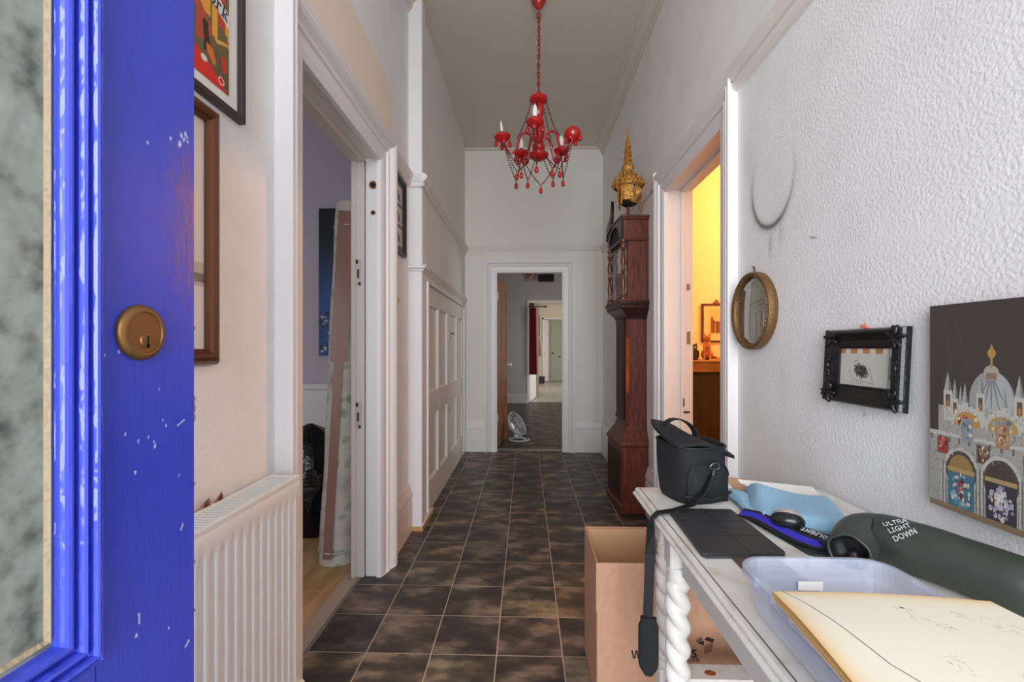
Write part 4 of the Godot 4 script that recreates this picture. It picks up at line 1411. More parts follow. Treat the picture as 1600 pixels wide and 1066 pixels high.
func headdress():
	var t := thing("gilded_headdress", "gold spired dance headdress with mask on a red stand on top of the clock", "headdress", P(0.76, 2.15, 3.42), 0.42)
	var b := mb()
	b.lathe([[0.0, 0.0], [0.045, 0.0], [0.045, 0.012], [0.014, 0.02], [0.012, 0.03], [0.012, 0.14], [0.0, 0.14]], 14)
	part("stand", b, mat(rgb(120, 36, 28), 0.3), t, "dark red turned stand")
	b = mb()
	b.ball(Vector3(0.0, 0.18, 0.0), Vector3(0.075, 0.085, 0.075), 16, 12)
	part("inner_hollow", b, M.dark, t)
	# gold face, open at one side so that the dark hollow shows
	b = mb()
	var rows := []
	for i in 15:
		var v := i / 14.0
		var y := 0.115 + 0.165 * v
		var r := 0.094 * sqrt(maxf(0.12, 1.0 - pow((y - 0.225) / 0.15, 2.0)))
		var row := []
		for j in 33:
			var a := lerpf(-0.7, 2.8, j / 32.0)
			var nose := 0.03 * exp(-pow((a - 1.25) / 0.16, 2.0) - pow((y - 0.19) / 0.03, 2.0))
			var cheek := 0.01 * exp(-pow((absf(a - 1.25) - 0.6) / 0.2, 2.0) - pow((y - 0.17) / 0.03, 2.0))
			var yy := y
			if i == 0: yy += 0.055 * smoothstep(1.7, 2.6, a)
			row.append(Vector3(cos(a) * (r + nose + cheek), yy, sin(a) * (r + nose + cheek)))
		rows.append(row)
	b.grid(rows)
	part("gold_mask", b, M.gold, t)
	for q in [[0.95, 0.222, 0.0], [1.75, 0.222, 0.0]]:
		b = mb()
		b.x = Transform3D(Basis(Vector3.UP, PI / 2 - q[0]), Vector3(cos(q[0]) * 0.088, q[1], sin(q[0]) * 0.088))
		b.ball(Vector3.ZERO, Vector3(0.022, 0.011, 0.012), 12, 8)
		var eye := part("eye", b, mat(rgb(170, 172, 168), 0.25), t)
		b = mb()
		b.x = Transform3D(Basis(Vector3.UP, PI / 2 - q[0]), Vector3(cos(q[0]) * 0.098, q[1], sin(q[0]) * 0.098))
		b.ball(Vector3.ZERO, Vector3(0.007, 0.008, 0.005), 10, 6)
		part("pupil", b, M.dark, eye)
	b = mb()
	b.x = Transform3D(Basis(Vector3.UP, 0.1), Vector3(0.085, 0.215, 0.02))
	b.ball(Vector3.ZERO, Vector3(0.022, 0.042, 0.03), 10, 8)
	part("dark_opening", b, M.dark, t)
	# crown in tiers, then the spire
	b = mb()
	b.lathe([[0.098, 0.235], [0.112, 0.242], [0.118, 0.255], [0.104, 0.265], [0.096, 0.278], [0.1, 0.286], [0.084, 0.296], [0.064, 0.304], [0.056, 0.32], [0.062, 0.328], [0.05, 0.342], [0.042, 0.36], [0.046, 0.372], [0.05, 0.388], [0.044, 0.402], [0.034, 0.412], [0.03, 0.43]], 28)
	for k in 3:
		var n: int = [22, 18, 12][k]
		for i in n:
			var a := TAU * i / n
			var r: float = [0.112, 0.094, 0.06][k]
			var y: float = [0.255, 0.288, 0.328][k]
			b.x = Transform3D(Basis(), Vector3(cos(a) * r, y, sin(a) * r))
			b.lathe([[0.01, -0.004], [0.012, 0.006], [0.004, 0.022], [0.0, 0.034]], 6)
	part("crown", b, M.gold, t)
	b = mb()
	var sp := []
	for i in 13:
		var y := 0.41 + 0.0165 * i
		var r := lerpf(0.031, 0.01, i / 12.0)
		sp.append([r * 0.82, y]); sp.append([r * 1.12, y + 0.006]); sp.append([r * 0.8, y + 0.013])
	sp += [[0.008, 0.625], [0.007, 0.65], [0.003, 0.685], [0.0, 0.71]]
	b.lathe(sp, 16)
	for k in 7:
		for i in 6:
			var a := TAU * i / 6 + k * 0.5
			var r := lerpf(0.032, 0.012, k / 6.0)
			b.x = Transform3D(Basis(), Vector3(cos(a) * r, 0.42 + 0.029 * k, sin(a) * r))
			b.ball(Vector3.ZERO, Vector3(0.006, 0.011, 0.006), 5, 4)
	part("spire", b, M.gold, t)
	# flame shaped ear ornaments and pendant tassels
	for s in [-1.0, 1.0]:
		b = mb()
		var fl := PackedVector2Array([Vector2(0.0, -0.12), Vector2(0.03, -0.1), Vector2(0.045, -0.06), Vector2(0.035, -0.03), Vector2(0.06, -0.01), Vector2(0.06, 0.035), Vector2(0.05, 0.02), Vector2(0.03, 0.02), Vector2(0.035, 0.06), Vector2(0.015, 0.04), Vector2(0.0, 0.05), Vector2(-0.01, 0.0), Vector2(0.005, -0.05)])
		for q in fl.size(): fl[q] *= 1.3
		b.extrude(fl, Vector3(0.09 * s, 0.21, 0.02), Vector3(s * 0.8, 0, 0.6 * -s), Vector3.UP, Vector3(0.004, 0, 0.006))
		part("ear_ornament", b, M.gold, t)
	b = mb()
	b.tube([Vector3(-0.085, 0.2, 0.04), Vector3(-0.092, 0.15, 0.045), Vector3(-0.088, 0.1, 0.04)], [0.004, 0.005, 0.009], 7)
	b.tube([Vector3(-0.11, 0.275, 0.05), Vector3(-0.135, 0.268, 0.05), Vector3(-0.15, 0.262, 0.05)], [0.008, 0.006, 0.002], 6)
	part("tassel", b, M.gold, t)

# ---------------------------------------------------------------- on the right wall
func right_wall_things():
	var n := Vector3(-1, 0, 0)
	# round convex mirror
	var t := thing("round_mirror", "small round mirror in a bronze gilt frame beside the right doorway", "mirror", P(WR, 1.338, 1.755))
	t.rotation = Vector3(0, 0, PI / 2)               # local +y points out of the wall
	var b := mb()
	b.lathe([[0.14, 0.0], [0.146, 0.006], [0.1475, 0.026], [0.145, 0.035], [0.14, 0.038], [0.135, 0.035], [0.131, 0.034], [0.128, 0.031], [0.127, 0.02]], 56)
	for i in 64:
		var a := TAU * i / 64
		b.ball(Vector3(cos(a) * 0.1335, 0.0355, sin(a) * 0.1335), 0.0032, 5, 4)
	part("mirror_frame", b, M.gilt, t)
	b = mb()
	b.lathe([[0.129, 0.022], [0.112, 0.026], [0.111, 0.0262], [0.0, 0.0268]], 56)
	part("mirror_glass", b, M.mirror, t)
	b = mb()
	b.x = Transform3D(Basis(), Vector3(0.155, 0.012, 0))
	b.tube([Vector3(-0.014, 0, 0), Vector3(0.01, 0.004, 0.002), Vector3(0.012, 0.008, 0.006)], 0.003, 6)
	b.tube([Vector3(0.008, 0.0, 0), Vector3(0.016, 0.006, -0.006)], 0.0024, 6)
	part("hanging_loop", b, M.brass, t)
	# small black carved frame, tipped a little out at its foot
	t = thing("carved_black_frame", "small heavy black carved frame holding a scribbled drawing", "picture", P(WR - 0.004, 1.245, 1.196))
	t.rotation.z = -0.05
	var ex := Vector3(0, 0, 1)
	b = mb()
	var w := 0.272
	var h := 0.197
	var prof := [[0.0, 0.003], [0.0, 0.009], [0.004, 0.011], [0.006, 0.008], [0.01, 0.009], [0.02, 0.011], [0.03, 0.016], [0.038, 0.021], [0.043, 0.022], [0.047, 0.019], [0.05, 0.013], [0.051, 0.009], [0.051, 0.0]]
	var io := Vector3(0, -h / 2 - 0.101 + 0.05, -w / 2 + 0.05)
	io.y = -h + 0.05 + 0.002
	b.rectframe(io, ex, Vector3.UP, n, w - 0.1, h - 0.1, prof)
	part("frame", b, M.black_gloss, t)
	b = mb()
	var r := RandomNumberGenerator.new()
	r.seed = 3
	for s in [[-1, -1], [-1, 1], [1, -1], [1, 1]]:   # leaf clusters at the corners and middles
		var c := Vector3(-0.018, -h / 2 + 0.002 + s[0] * (h / 2 - 0.024), s[1] * (w / 2 - 0.024))
		for k in 7:
			var a := TAU * k / 7 + r.randf()
			b.x = Transform3D(Basis(Vector3.RIGHT, a), c)
			b.ball(Vector3(0, 0.014, 0), Vector3(0.008, 0.016, 0.0065), 8, 5)
	for s in [[0, -1], [0, 1]]:
		for k in 5:
			b.x = Transform3D(Basis(Vector3.RIGHT, 0.7 * (k - 2)), Vector3(-0.019, -h / 2 + 0.002 + 0.012 * (k - 2), s[1] * (w / 2 - 0.018)))
			b.ball(Vector3.ZERO, Vector3(0.005, 0.012, 0.006), 6, 4)
	part("carved_leaves", b, M.black_gloss, t)
	b = mb()
	var i1 := io + Vector3(-0.004, 0, 0)
	b.quad(i1, i1 + ex * (w - 0.1), i1 + ex * (w - 0.1) + Vector3.UP * (h - 0.1), i1 + Vector3.UP * (h - 0.1))
	var im := new_img(240, 160, rgb(198, 196, 186))
	irect(im, 0, 0, 1, 0.14, rgb(186, 128, 88))
	for k in 4: irect(im, 0.1 + 0.25 * k, 0, 0.11, 0.14, rgb(216, 208, 190))
	var last := Vector2(0.4, 0.55)
	for k in 150:
		var a := r.randf() * TAU
		var q := sqrt(r.randf())
		var nx := Vector2(0.44 + cos(a) * 0.15 * q + 0.06 * (sin(a) * q), 0.6 + sin(a) * 0.24 * q)
		iline(im, last.x, last.y, nx.x, nx.y, 0.0022, rgb(62, 50, 50).lerp(rgb(30, 26, 26), r.randf()))
		last = nx
	for q in [[0.2, 0.6, 0.28, 0.9], [0.3, 0.34, 0.38, 0.32], [0.6, 0.5, 0.68, 0.86], [0.3, 0.84, 0.7, 0.92], [0.2, 0.92, 0.5, 0.95], [0.3, 0.34, 0.32, 0.7]]:
		iline(im, q[0], q[1], q[2], q[3], 0.003, rgb(70, 56, 52))
	var dm := img_mat(im, 0.4)
	part("drawing", b, dm, t)
	b = mb()
	b.tube([Vector3(0.002, 0.0, 0.004), Vector3(-0.01, 0.012, 0.0), Vector3(-0.012, 0.008, -0.006)], 0.004, 6)
	part("ribbon_loop", b, mat(rgb(196, 92, 74), 0.6), t)
	b = mb()
	b.tube([Vector3(-0.006, -h + 0.002, 0.01), Vector3(0.0, -h - 0.012, 0.012), Vector3(-0.004, -h - 0.024, 0.006), Vector3(-0.002, -h - 0.016, 0.016)], 0.0011, 5)
	part("string_end", b, mat(rgb(190, 170, 140), 0.8), t)
	# canvas print of a domed church at night
	t = thing("church_canvas", "canvas print of a pale domed church against a dark sky on the right wall", "canvas", P(WR, 0.872, 0.7))
	b = mb(t)
	b.box(P(WR - 0.025, 0.872, 0.42), P(WR, 1.287, 0.99), 0.002)
	part("stretcher_edge", b, mat(rgb(112, 94, 74), 0.7), t)
	b = mb(t)
	b.print_quad(P(WR - 0.0256, 0.872, 0.99), P(WR - 0.0256, 0.872, 0.42), P(WR - 0.0256, 1.287, 0.42), P(WR - 0.0256, 1.287, 0.99))
	part("church_print", b, img_mat(church_image(), 0.4), t)
	# nail holes and pins
	for k in 2:
		t = thing("wall_pin", ["left of two small grey pins stuck in the bare right wall", "right of two small grey pins stuck in the bare right wall"][k], "pin", P(WR, 1.537 - 0.005 * k, 1.42 - 0.012 * k), 0.0, "pins in the right wall")
		b = mb(t)
		b.tube([P(WR + 0.003, 1.535 - 0.005 * k, 1.412 - 0.012 * k), P(WR - 0.006, 1.541 - 0.005 * k, 1.43 - 0.012 * k)], 0.0012, 5)
		part("pin_shaft", b, mat(rgb(120, 118, 118), 0.5), t)

func church_image() -> Image:
	# the print in its own metres: u to the right from the left edge (0..0.57), v down from the top (0..0.415)
	var W := 0.57
	var H := 0.415
	var im := new_img(1140, 830, rgb(70, 62, 60))
	var stone := rgb(158, 157, 149)
	var dark := rgb(104, 100, 94)
	var pale := rgb(186, 183, 174)
	var gold := rgb(176, 138, 72)
	var R := func(u: float, v: float, w: float, h: float, c: Color): irect(im, u / W, v / H, w / W, h / H, c)
	var E := func(u: float, v: float, a: float, b: float, c: Color): iell(im, u / W, v / H, a / W, b / H, c)
	var T := func(pts: Array, c: Color):
		var q := []
		for p in pts: q.append([p[0] / W, p[1] / H])
		ipoly(im, q, c)
	var rm := RandomNumberGenerator.new()
	rm.seed = 77
	var mosaic := func(u: float, v: float, a: float, b: float, c: Color, n: int):
		for i in n:
			var t := rm.randf() * TAU
			var q := sqrt(rm.randf())
			var k := rm.randf()
			var cc: Color = c.lightened(0.3 * rm.randf()) if k < 0.4 else (c.darkened(0.4 * rm.randf()) if k < 0.75 else rgb(206, 190, 166))
			E.call(u + cos(t) * q * a, v + sin(t) * q * b, rm.randf_range(0.0012, 0.004), rm.randf_range(0.002, 0.006), cc)
	# side lobes, main dome, then the facade; repeated to the right as the building goes on
	for base in [0.0, 0.235]:
		E.call(base + 0.127, 0.19, 0.042, 0.06, rgb(150, 152, 152))
		E.call(base + 0.137, 0.19, 0.028, 0.056, rgb(168, 170, 168))
		for k in 5: T.call([[base + 0.125, 0.135], [base + 0.129, 0.135], [base + 0.1 + 0.014 * k, 0.2], [base + 0.098 + 0.014 * k, 0.2]], rgb(126, 128, 128))
		E.call(base + 0.127, 0.134, 0.014, 0.014, rgb(166, 160, 150))
		R.call(base + 0.1175, 0.134, 0.019, 0.012, rgb(140, 116, 96))
		R.call(base + 0.1255, 0.105, 0.004, 0.02, gold)
		E.call(base + 0.1275, 0.098, 0.0075, 0.009, gold)
		T.call([[base + 0.1275, 0.08], [base + 0.134, 0.1], [base + 0.121, 0.1]], gold)
		R.call(base + 0.02, 0.205, 0.25, 0.21, stone)
	for s in [[0.041, 0.134, 0.012], [0.056, 0.149, 0.009], [0.068, 0.16, 0.007], [0.077, 0.154, 0.009], [0.107, 0.134, 0.01], [0.15, 0.155, 0.007], [0.175, 0.134, 0.011], [0.25, 0.14, 0.01], [0.276, 0.15, 0.009], [0.34, 0.136, 0.01], [0.41, 0.14, 0.011], [0.47, 0.135, 0.012]]:
		T.call([[s[0], s[1]], [s[0] + s[2] * 0.75, s[1] + 0.042], [s[0] - s[2] * 0.75, s[1] + 0.042]], rgb(164, 164, 158))
		T.call([[s[0], s[1]], [s[0] + s[2] * 0.75, s[1] + 0.042], [s[0] + s[2] * 0.2, s[1] + 0.042]], rgb(122, 122, 120))
		R.call(s[0] - s[2] * 0.8, s[1] + 0.04, s[2] * 1.6, 0.06, pale)
		R.call(s[0] - s[2] * 0.4, s[1] + 0.048, s[2] * 0.8, 0.024, rgb(96, 84, 74))
		E.call(s[0], s[1] + 0.066, s[2] * 0.3, 0.008, rgb(160, 110, 70))
	R.call(0.0, 0.262, W, 0.16, stone)
	R.call(0.0, 0.258, W, 0.008, pale)
	for k in 28: R.call(0.003 + 0.02 * k, 0.266, 0.004, 0.012, dark)
	# upper lunettes with mosaics
	var cols := [rgb(170, 62, 54), rgb(118, 138, 148), rgb(166, 112, 70), rgb(96, 120, 96), rgb(176, 150, 110)]
	for k in 5:
		var u := 0.081 + 0.066 * k
		E.call(u, 0.236, 0.031, 0.034, pale)
		E.call(u, 0.238, 0.026, 0.028, gold)
		mosaic.call(u, 0.234, 0.02, 0.018, cols[k % 5], 26)
		R.call(u - 0.032, 0.24, 0.064, 0.02, stone)
		R.call(u - 0.012, 0.226, 0.024, 0.044, cols[(k + 1) % 5].lerp(stone, 0.35))
		mosaic.call(u, 0.248, 0.009, 0.02, cols[(k + 1) % 5].lerp(stone, 0.3), 22)
		for j in 9: E.call(u - 0.03 + 0.0075 * j, 0.206 + 0.0012 * (j - 4) * (j - 4), 0.004, 0.007, pale)
	# pictures between, then the great portals
	for k in 7:
		var u := 0.02 + 0.082 * k
		R.call(u - 0.003, 0.268 + 0.002 * (k % 3), 0.026, 0.036, dark)
		R.call(u, 0.271 + 0.002 * (k % 3), 0.02, 0.03, [rgb(170, 52, 44), rgb(92, 66, 50), rgb(130, 60, 50)][k % 3])
		mosaic.call(u + 0.01, 0.286, 0.008, 0.013, [rgb(150, 60, 50), rgb(110, 84, 66), rgb(140, 80, 66)][k % 3], 16)
	for k in 6:
		var u := 0.07 + 0.0735 * k + (0.0 if k else -0.002)
		E.call(u, 0.33, 0.036, 0.046, pale)
		E.call(u, 0.332, 0.031, 0.041, rgb(86, 74, 66))
		E.call(u, 0.334, 0.026, 0.035, [rgb(150, 122, 74), rgb(80, 66, 58), rgb(140, 112, 70)][k % 3])
		R.call(u - 0.027, 0.336, 0.054, 0.08, [rgb(70, 110, 128), rgb(62, 56, 66), rgb(120, 96, 76)][k % 3])
		mosaic.call(u, 0.37, 0.021, 0.033, [rgb(80, 132, 150), rgb(150, 148, 170), rgb(176, 132, 104)][k % 3], 60)
		mosaic.call(u + 0.002, 0.366, 0.009, 0.018, [rgb(150, 70, 76), rgb(196, 194, 204), rgb(156, 80, 62)][k % 3], 20)
		R.call(u - 0.028, 0.326, 0.056, 0.008, gold.lerp(stone, 0.4))
		for j in 4:
			R.call(u + 0.03 + 0.0035 * j, 0.318, 0.0018, 0.1, pale if j % 2 else dark)
			R.call(u - 0.0425 + 0.0035 * j, 0.318, 0.0018, 0.1, pale if j % 2 == 0 else dark)
	T.call([[0.0, 0.403], [W, 0.403], [W, H], [0.0, H]], rgb(132, 112, 84))
	# weathering and carved detail all over the stone
	var rn := RandomNumberGenerator.new()
	rn.seed = 19
	for k in 2600:
		var u := rn.randf() * W
		var v := rn.randf_range(0.2, 0.405)
		var px := im.get_pixel(clampi(int(u / W * 1140), 0, 1139), clampi(int(v / H * 830), 0, 829))
		if px.get_luminance() > 0.45 and absf(px.r - px.b) < 0.12:
			R.call(u, v, rn.randf_range(0.0008, 0.0022), rn.randf_range(0.0015, 0.007), px.darkened(rn.randf_range(0.05, 0.28)) if k % 3 else px.lightened(0.15))
	# scuffs on the dark sky
	for q in [[0.03, 0.02, 0.045, 0.09], [0.045, 0.09, 0.047, 0.13], [0.055, 0.03, 0.07, 0.08]]:
		iline(im, q[0] / W, q[1] / H, q[2] / W, q[3] / H, 0.0012, rgb(92, 84, 82))
	speckle(im, 0.22, 4)
	return im

# ---------------------------------------------------------------- the white table and what lies on it
const TT := 0.78

func twist_leg(b: MB, x: float, d: float, y0: float, y1: float):
	var rows := []
	var n := 84
	for i in n + 1:
		var y := lerpf(y0, y1, float(i) / n)
		var ph := -(y - y0) / 0.112 * TAU
		var fade: float = smoothstep(0.0, 0.05, float(i) / n) * (1.0 - smoothstep(0.95, 1.0, float(i) / n))
		var ring := []
		for k in 28:
			var a := TAU * k / 28
			var r := lerpf(0.023, 0.0185 + 0.0125 * pow(absf(cos(a - ph)), 0.75), fade)
			ring.append(P(x + cos(a) * r, y, d + sin(a) * r))
		rows.append(ring)
	b.grid(rows, true)

func table():
	var t := thing("side_table", "long white painted table with barley twist legs along the right wall", "table", P(0.6, 0, 0.85))
	var b := mb(t)
	b.box(P(0.327, TT - 0.012, 0.3), P(0.872, TT, 1.38), 0.004)
	b.box(P(0.321, TT - 0.024, 0.294), P(0.872, TT - 0.011, 1.386), 0.005)
	b.box(P(0.33, TT - 0.032, 0.3), P(0.872, TT - 0.023, 1.377), 0.003)
	var top := part("table_top", b, M.white_paint, t)
	b = mb(t)
	b.box(P(0.338, TT + 0.0001, 0.3), P(0.3405, TT + 0.0006, 1.37), 0.0)
	part("top_seam", b, mat(rgb(120, 108, 92), 0.8), top, "dirty seam along the edge of the top")
	b = mb(t)
	b.box(P(0.372, 0.652, 0.42), P(0.39, TT - 0.03, 1.1), 0.002)
	b.box(P(0.372, 0.652, 1.3), P(0.84, TT - 0.03, 1.318), 0.002)
	b.box(P(0.838, 0.652, 0.36), P(0.852, TT - 0.03, 1.31), 0.002)
	part("apron", b, M.gloss_old, t)
	for q in [[0.395, 1.292], [0.379, 1.15], [0.395, 0.38], [0.835, 1.292], [0.835, 0.38]]:
		b = mb(t)
		b.box(P(q[0] - 0.026, 0.655, q[1] - 0.026), P(q[0] + 0.026, TT - 0.03, q[1] + 0.026), 0.003)
		b.box(P(q[0] - 0.026, 0.2, q[1] - 0.026), P(q[0] + 0.026, 0.31, q[1] + 0.026), 0.003)
		b.x = Transform3D(Basis(), P(q[0], 0, q[1]))
		b.lathe([[0.0, 0.0], [0.02, 0.0], [0.028, 0.02], [0.028, 0.05], [0.018, 0.07], [0.024, 0.1], [0.026, 0.14], [0.018, 0.17], [0.024, 0.185], [0.024, 0.2]], 18)
		b.lathe([[0.024, 0.31], [0.026, 0.318], [0.021, 0.326], [0.024, 0.332]], 18)
		b.lathe([[0.024, 0.62], [0.027, 0.628], [0.024, 0.636], [0.026, 0.644], [0.026, 0.656]], 18)
		b.x = Transform3D()
		twist_leg(b, q[0], q[1], 0.33, 0.622)
		part("leg", b, M.white_paint, t)
	b = mb(t)
	b.box(P(0.38, 0.2, 1.262), P(0.84, 0.288, 1.33), 0.004)
	b.box(P(0.375, 0.22, 0.39), P(0.415, 0.29, 1.14), 0.003)
	b.box(P(0.815, 0.22, 0.39), P(0.845, 0.29, 1.28), 0.003)
	var rail := part("stretcher", b, M.white_paint, t)
	b = mb(t)
	b.ball(P(0.515, 0.2885, 1.29), Vector3(0.016, 0.0012, 0.012), 10, 4)
	part("stain", b, mat(rgb(160, 72, 34), 0.5), rail, "small rust brown stain")

func cardboard_box():
	var t := thing("cardboard_box", "open brown cardboard removal box standing behind the table legs", "box", P(0.47, 0, 1.65))
	var x0 := 0.232
	var x1 := 0.7
	var d0 := 1.5
	var d1 := 1.81
	var h := 0.492
	var th := 0.005
	var b := mb(t)
	b.box(P(x0, 0.002, d0), P(x1, h, d0 + th), 0.0015)
	b.box(P(x0, 0.002, d1 - th), P(x1, h, d1), 0.0015)
	b.box(P(x0, 0.002, d0 + th), P(x0 + th, h, d1 - th), 0.0015)
	b.box(P(x1 - th, 0.002, d0 + th), P(x1, h, d1 - th), 0.0015)
	b.box(P(x0, 0.001, d0), P(x1, 0.008, d1), 0.001)
	var body := part("box_body", b, M.cardboard, t)
	b = mb(t)                                            # flaps folded down inside
	b.box(P(x0 + 0.012, h - 0.16, d0 + 0.012), P(x1 - 0.012, h - 0.004, d0 + 0.016), 0.001)
	part("folded_flap", b, M.cardboard_in, body)
	b = mb(t)
	b.box(P(x0 + 0.012, h - 0.16, d1 - 0.016), P(x1 - 0.012, h - 0.004, d1 - 0.012), 0.001)
	part("folded_flap", b, M.cardboard_in, body)
	b = mb(t)
	b.box(P(x0 - 0.0012, 0.33, d0 + 0.004), P(x0 + 0.0005, 0.488, d0 + 0.012), 0.0)
	part("torn_edge", b, mat(rgb(226, 192, 156), 0.9), body)
	# printing on the front
	var z := Basis()
	var tilt := Basis(Vector3.BACK, 0.0)
	text(body, "lettering", "W", 0.027, M.ink, Transform3D(tilt, P(0.361, 0.195, d0 - 0.0004) - t.position), true)
	text(body, "lettering", "S", 0.027, M.ink, Transform3D(tilt, P(0.548, 0.202, d0 - 0.0004) - t.position), true)
	text(body, "lettering", "o.uk", 0.017, M.ink_soft, Transform3D(tilt, P(0.541, 0.183, d0 - 0.0004) - t.position), true)
	b = mb(t)
	var lg := P(0.584, 0.232, d0 - 0.0006)
	b.extrude(PackedVector2Array([Vector2(-0.004, -0.03), Vector2(0.022, -0.02), Vector2(0.024, 0.012), Vector2(-0.004, -0.004)]), lg, Vector3.RIGHT, Vector3.UP, Vector3(0, 0, 0.0004))
	part("box_emblem", b, mat(rgb(150, 104, 88), 0.8), body)
	b = mb(t)
	b.extrude(PackedVector2Array([Vector2(-0.004, 0.016), Vector2(0.004, 0.026), Vector2(0.028, 0.018), Vector2(0.022, 0.008)]), lg, Vector3.RIGHT, Vector3.UP, Vector3(0, 0, 0.0004))
	b.extrude(PackedVector2Array([Vector2(-0.006, -0.003), Vector2(-0.006, 0.013), Vector2(-0.028, 0.006)]), lg, Vector3.RIGHT, Vector3.UP, Vector3(0, 0, 0.0004))
	part("box_emblem", b, M.ink, body)
	b = mb(t)
	b.extrude(PackedVector2Array([Vector2(-0.028, 0.008), Vector2(-0.008, 0.014), Vector2(-0.014, 0.026), Vector2(-0.032, 0.014)]), lg, Vector3.RIGHT, Vector3.UP, Vector3(0, 0, 0.0004))
	part("box_emblem", b, M.ink_soft, body)
	b = mb(t)
	b.box(P(0.262, 0.075, d0 - 0.001), P(0.29, 0.1, d0), 0.0)
	part("printed_mark", b, M.ink, body)

func camera_bag():
	# footprint turned about 16 degrees; local x along the end face, local -z away from the camera
	var t := thing("camera_bag", "small black fabric camera bag with open lid at the far end of the table", "bag", P(0.462, TT + 0.001, 1.30), 0.27)
	var hw := 0.077
	var hl := 0.083
	var hh := 0.153
	var rows := []
	for i in 13:
		var v := i / 12.0
		var ring := []
		var k := 0.9 + 0.1 * sin(minf(v * 1.3, 1.0) * PI / 2) + 0.02 * v
		if i == 0: k = 0.86
		for j in 40:
			var a := TAU * j / 40
			var e := 0.32
			var cx := signf(cos(a)) * pow(absf(cos(a)), e * 2)
			var cz := signf(sin(a)) * pow(absf(sin(a)), e * 2)
			ring.append(Vector3(cx * hw * k, v * hh + 0.012 * v * (-cz * 0.2 - cx * 0.1), cz * hl * k))
		rows.append(ring)
	var inner := []
	for i in 5:                                          # turned over the rim and down inside
		var ring := []
		for p in rows[12]:
			var s: float = [0.975, 0.94, 0.93, 0.92, 0.9][i]
			ring.append(Vector3(p.x * s, p.y + [0.003, 0.0, -0.03, -0.08, -0.12][i], p.z * s))
		inner.append(ring)
	var b := mb()
	b.grid(rows, true)
	b.cap(rows[0], Vector3.ZERO, true)
	var body := part("bag_body", b, M.black_fabric, t)
	b = mb()
	b.grid([rows[12]] + inner, true)
	b.cap(inner[4], Vector3(0, hh - 0.12, 0))
	part("lining", b, mat(rgb(20, 20, 22), 0.9), body)
	# piping round the rim
	b = mb()
	var rim := []
	for p in rows[12]: rim.append(p * Vector3(1.005, 1, 1.005))
	rim.append(rim[0]); rim.append(rim[1])
	b.tube(rim, 0.0028, 6, false)
	part("piping", b, M.black, body)
	# padded pocket on the end face
	b = mb()
	rows = []
	for i in 9:
		var v := i / 8.0
		var ring := []
		for j in 15:
			var u := j / 14.0 * 2.0 - 1.0
			var w := 0.062 - 0.012 * smoothstep(0.7, 1.0, v)
			var bulge := (1.0 - pow(absf(u), 4.0)) * sin(clampf(v * 1.06, 0, 1) * PI)
			ring.append(Vector3(u * w, 0.006 + 0.108 * v, hl * 0.96 + 0.021 * bulge))
		rows.append(ring)
	b.grid(rows)
	var pk := part("end_pocket", b, M.black_fabric, body)
	b = mb()
	var edge := []
	for i in 17:
		var a := PI * i / 16
		edge.append(Vector3(cos(a) * 0.06, 0.075 + sin(a) * 0.042, hl * 0.985 + 0.006 * sin(a)))
	b.tube(edge, 0.0022, 6)
	part("seam", b, M.black, pk)
	b = mb()
	b.tube([Vector3(-0.07, 0.028, hl * 0.95), Vector3(0, 0.02, hl + 0.012), Vector3(0.07, 0.03, hl * 0.95)], 0.004, 6)
	part("seam", b, M.black, pk)
	# lid hinged on the right side, raised at the left
	b = mb()
	var lid := []
	for i in 13:
		var u := i / 12.0
		var row := []
		for j in 11:
			var v := j / 10.0 * 2.0 - 1.0
			var rr := 1.0 - 0.18 * pow(absf(v), 4.0)
			var x := hw * 1.02 - u * hw * 2.25 * (1.0 - 0.1 * v * v)
			var y := hh + 0.012 * sin(u * PI) + 0.04 * u * (0.55 - 0.6 * v) + 0.01 * u * u - 0.05 * pow(1.0 - u, 3.0) * 0.5
			row.append(Vector3(x, y, v * hl * 1.0 * (1.0 - 0.25 * u * u * (1.0 if v > 0 else 0.3))))
		lid.append(row)
	b.grid(lid)
	var under := []
	for r in lid:
		var row := []
		for p in r: row.append(p - Vector3(0, 0.009, 0))
		under.append(row)
	b.grid(under)
	var ring2 := [[], []]
	for k in 2:
		var src = [lid, under][k]
		for p in src[0]: ring2[k].append(p)
		for i in range(1, 13): ring2[k].append(src[i][10])
		for j in range(9, -1, -1): ring2[k].append(src[12][j])
		for i in range(11, 0, -1): ring2[k].append(src[i][0])
	b.grid([ring2[0], ring2[1]], true, false)
	var ld := part("lid", b, M.black_fabric, t)
	b = mb()
	var hp := []
	var hn := []
	var hwd := []
	for i in 13:
		var a := PI * i / 12
		hp.append(Vector3(-0.01 + 0.05 * cos(a), hh + 0.022 + 0.036 * sin(a) - 0.014 * cos(a), -0.03))
		hn.append(Vector3(cos(a), sin(a), 0))
		hwd.append(Vector3(0, 0, 1))
	b.band(hp, hn, hwd, 0.024, 0.004)
	part("carry_handle", b, M.black_fabric, ld)
	# D ring, snap hook and strap
	b = mb()
	var dr := []
	for i in 17:
		var a := TAU * i / 16
		dr.append(Vector3(0.006 + cos(a) * 0.014, 0.104 + maxf(sin(a), -0.35) * 0.013, hl + 0.014 + 0.003 * sin(a)))
	b.tube(dr, 0.0016, 6, false)
	var rg := part("metal_ring", b, M.metal, t)
	b = mb()
	b.tube([Vector3(0.004, 0.1, hl + 0.016), Vector3(-0.004, 0.088, hl + 0.02), Vector3(-0.012, 0.074, hl + 0.021)], [0.003, 0.0042, 0.003], 7)
	part("snap_hook", b, mat(rgb(92, 92, 94), 0.35, 0.8), rg)
	b = mb()
	var inv := Transform3D(Basis(Vector3.UP, 0.27), t.position).affine_inverse()
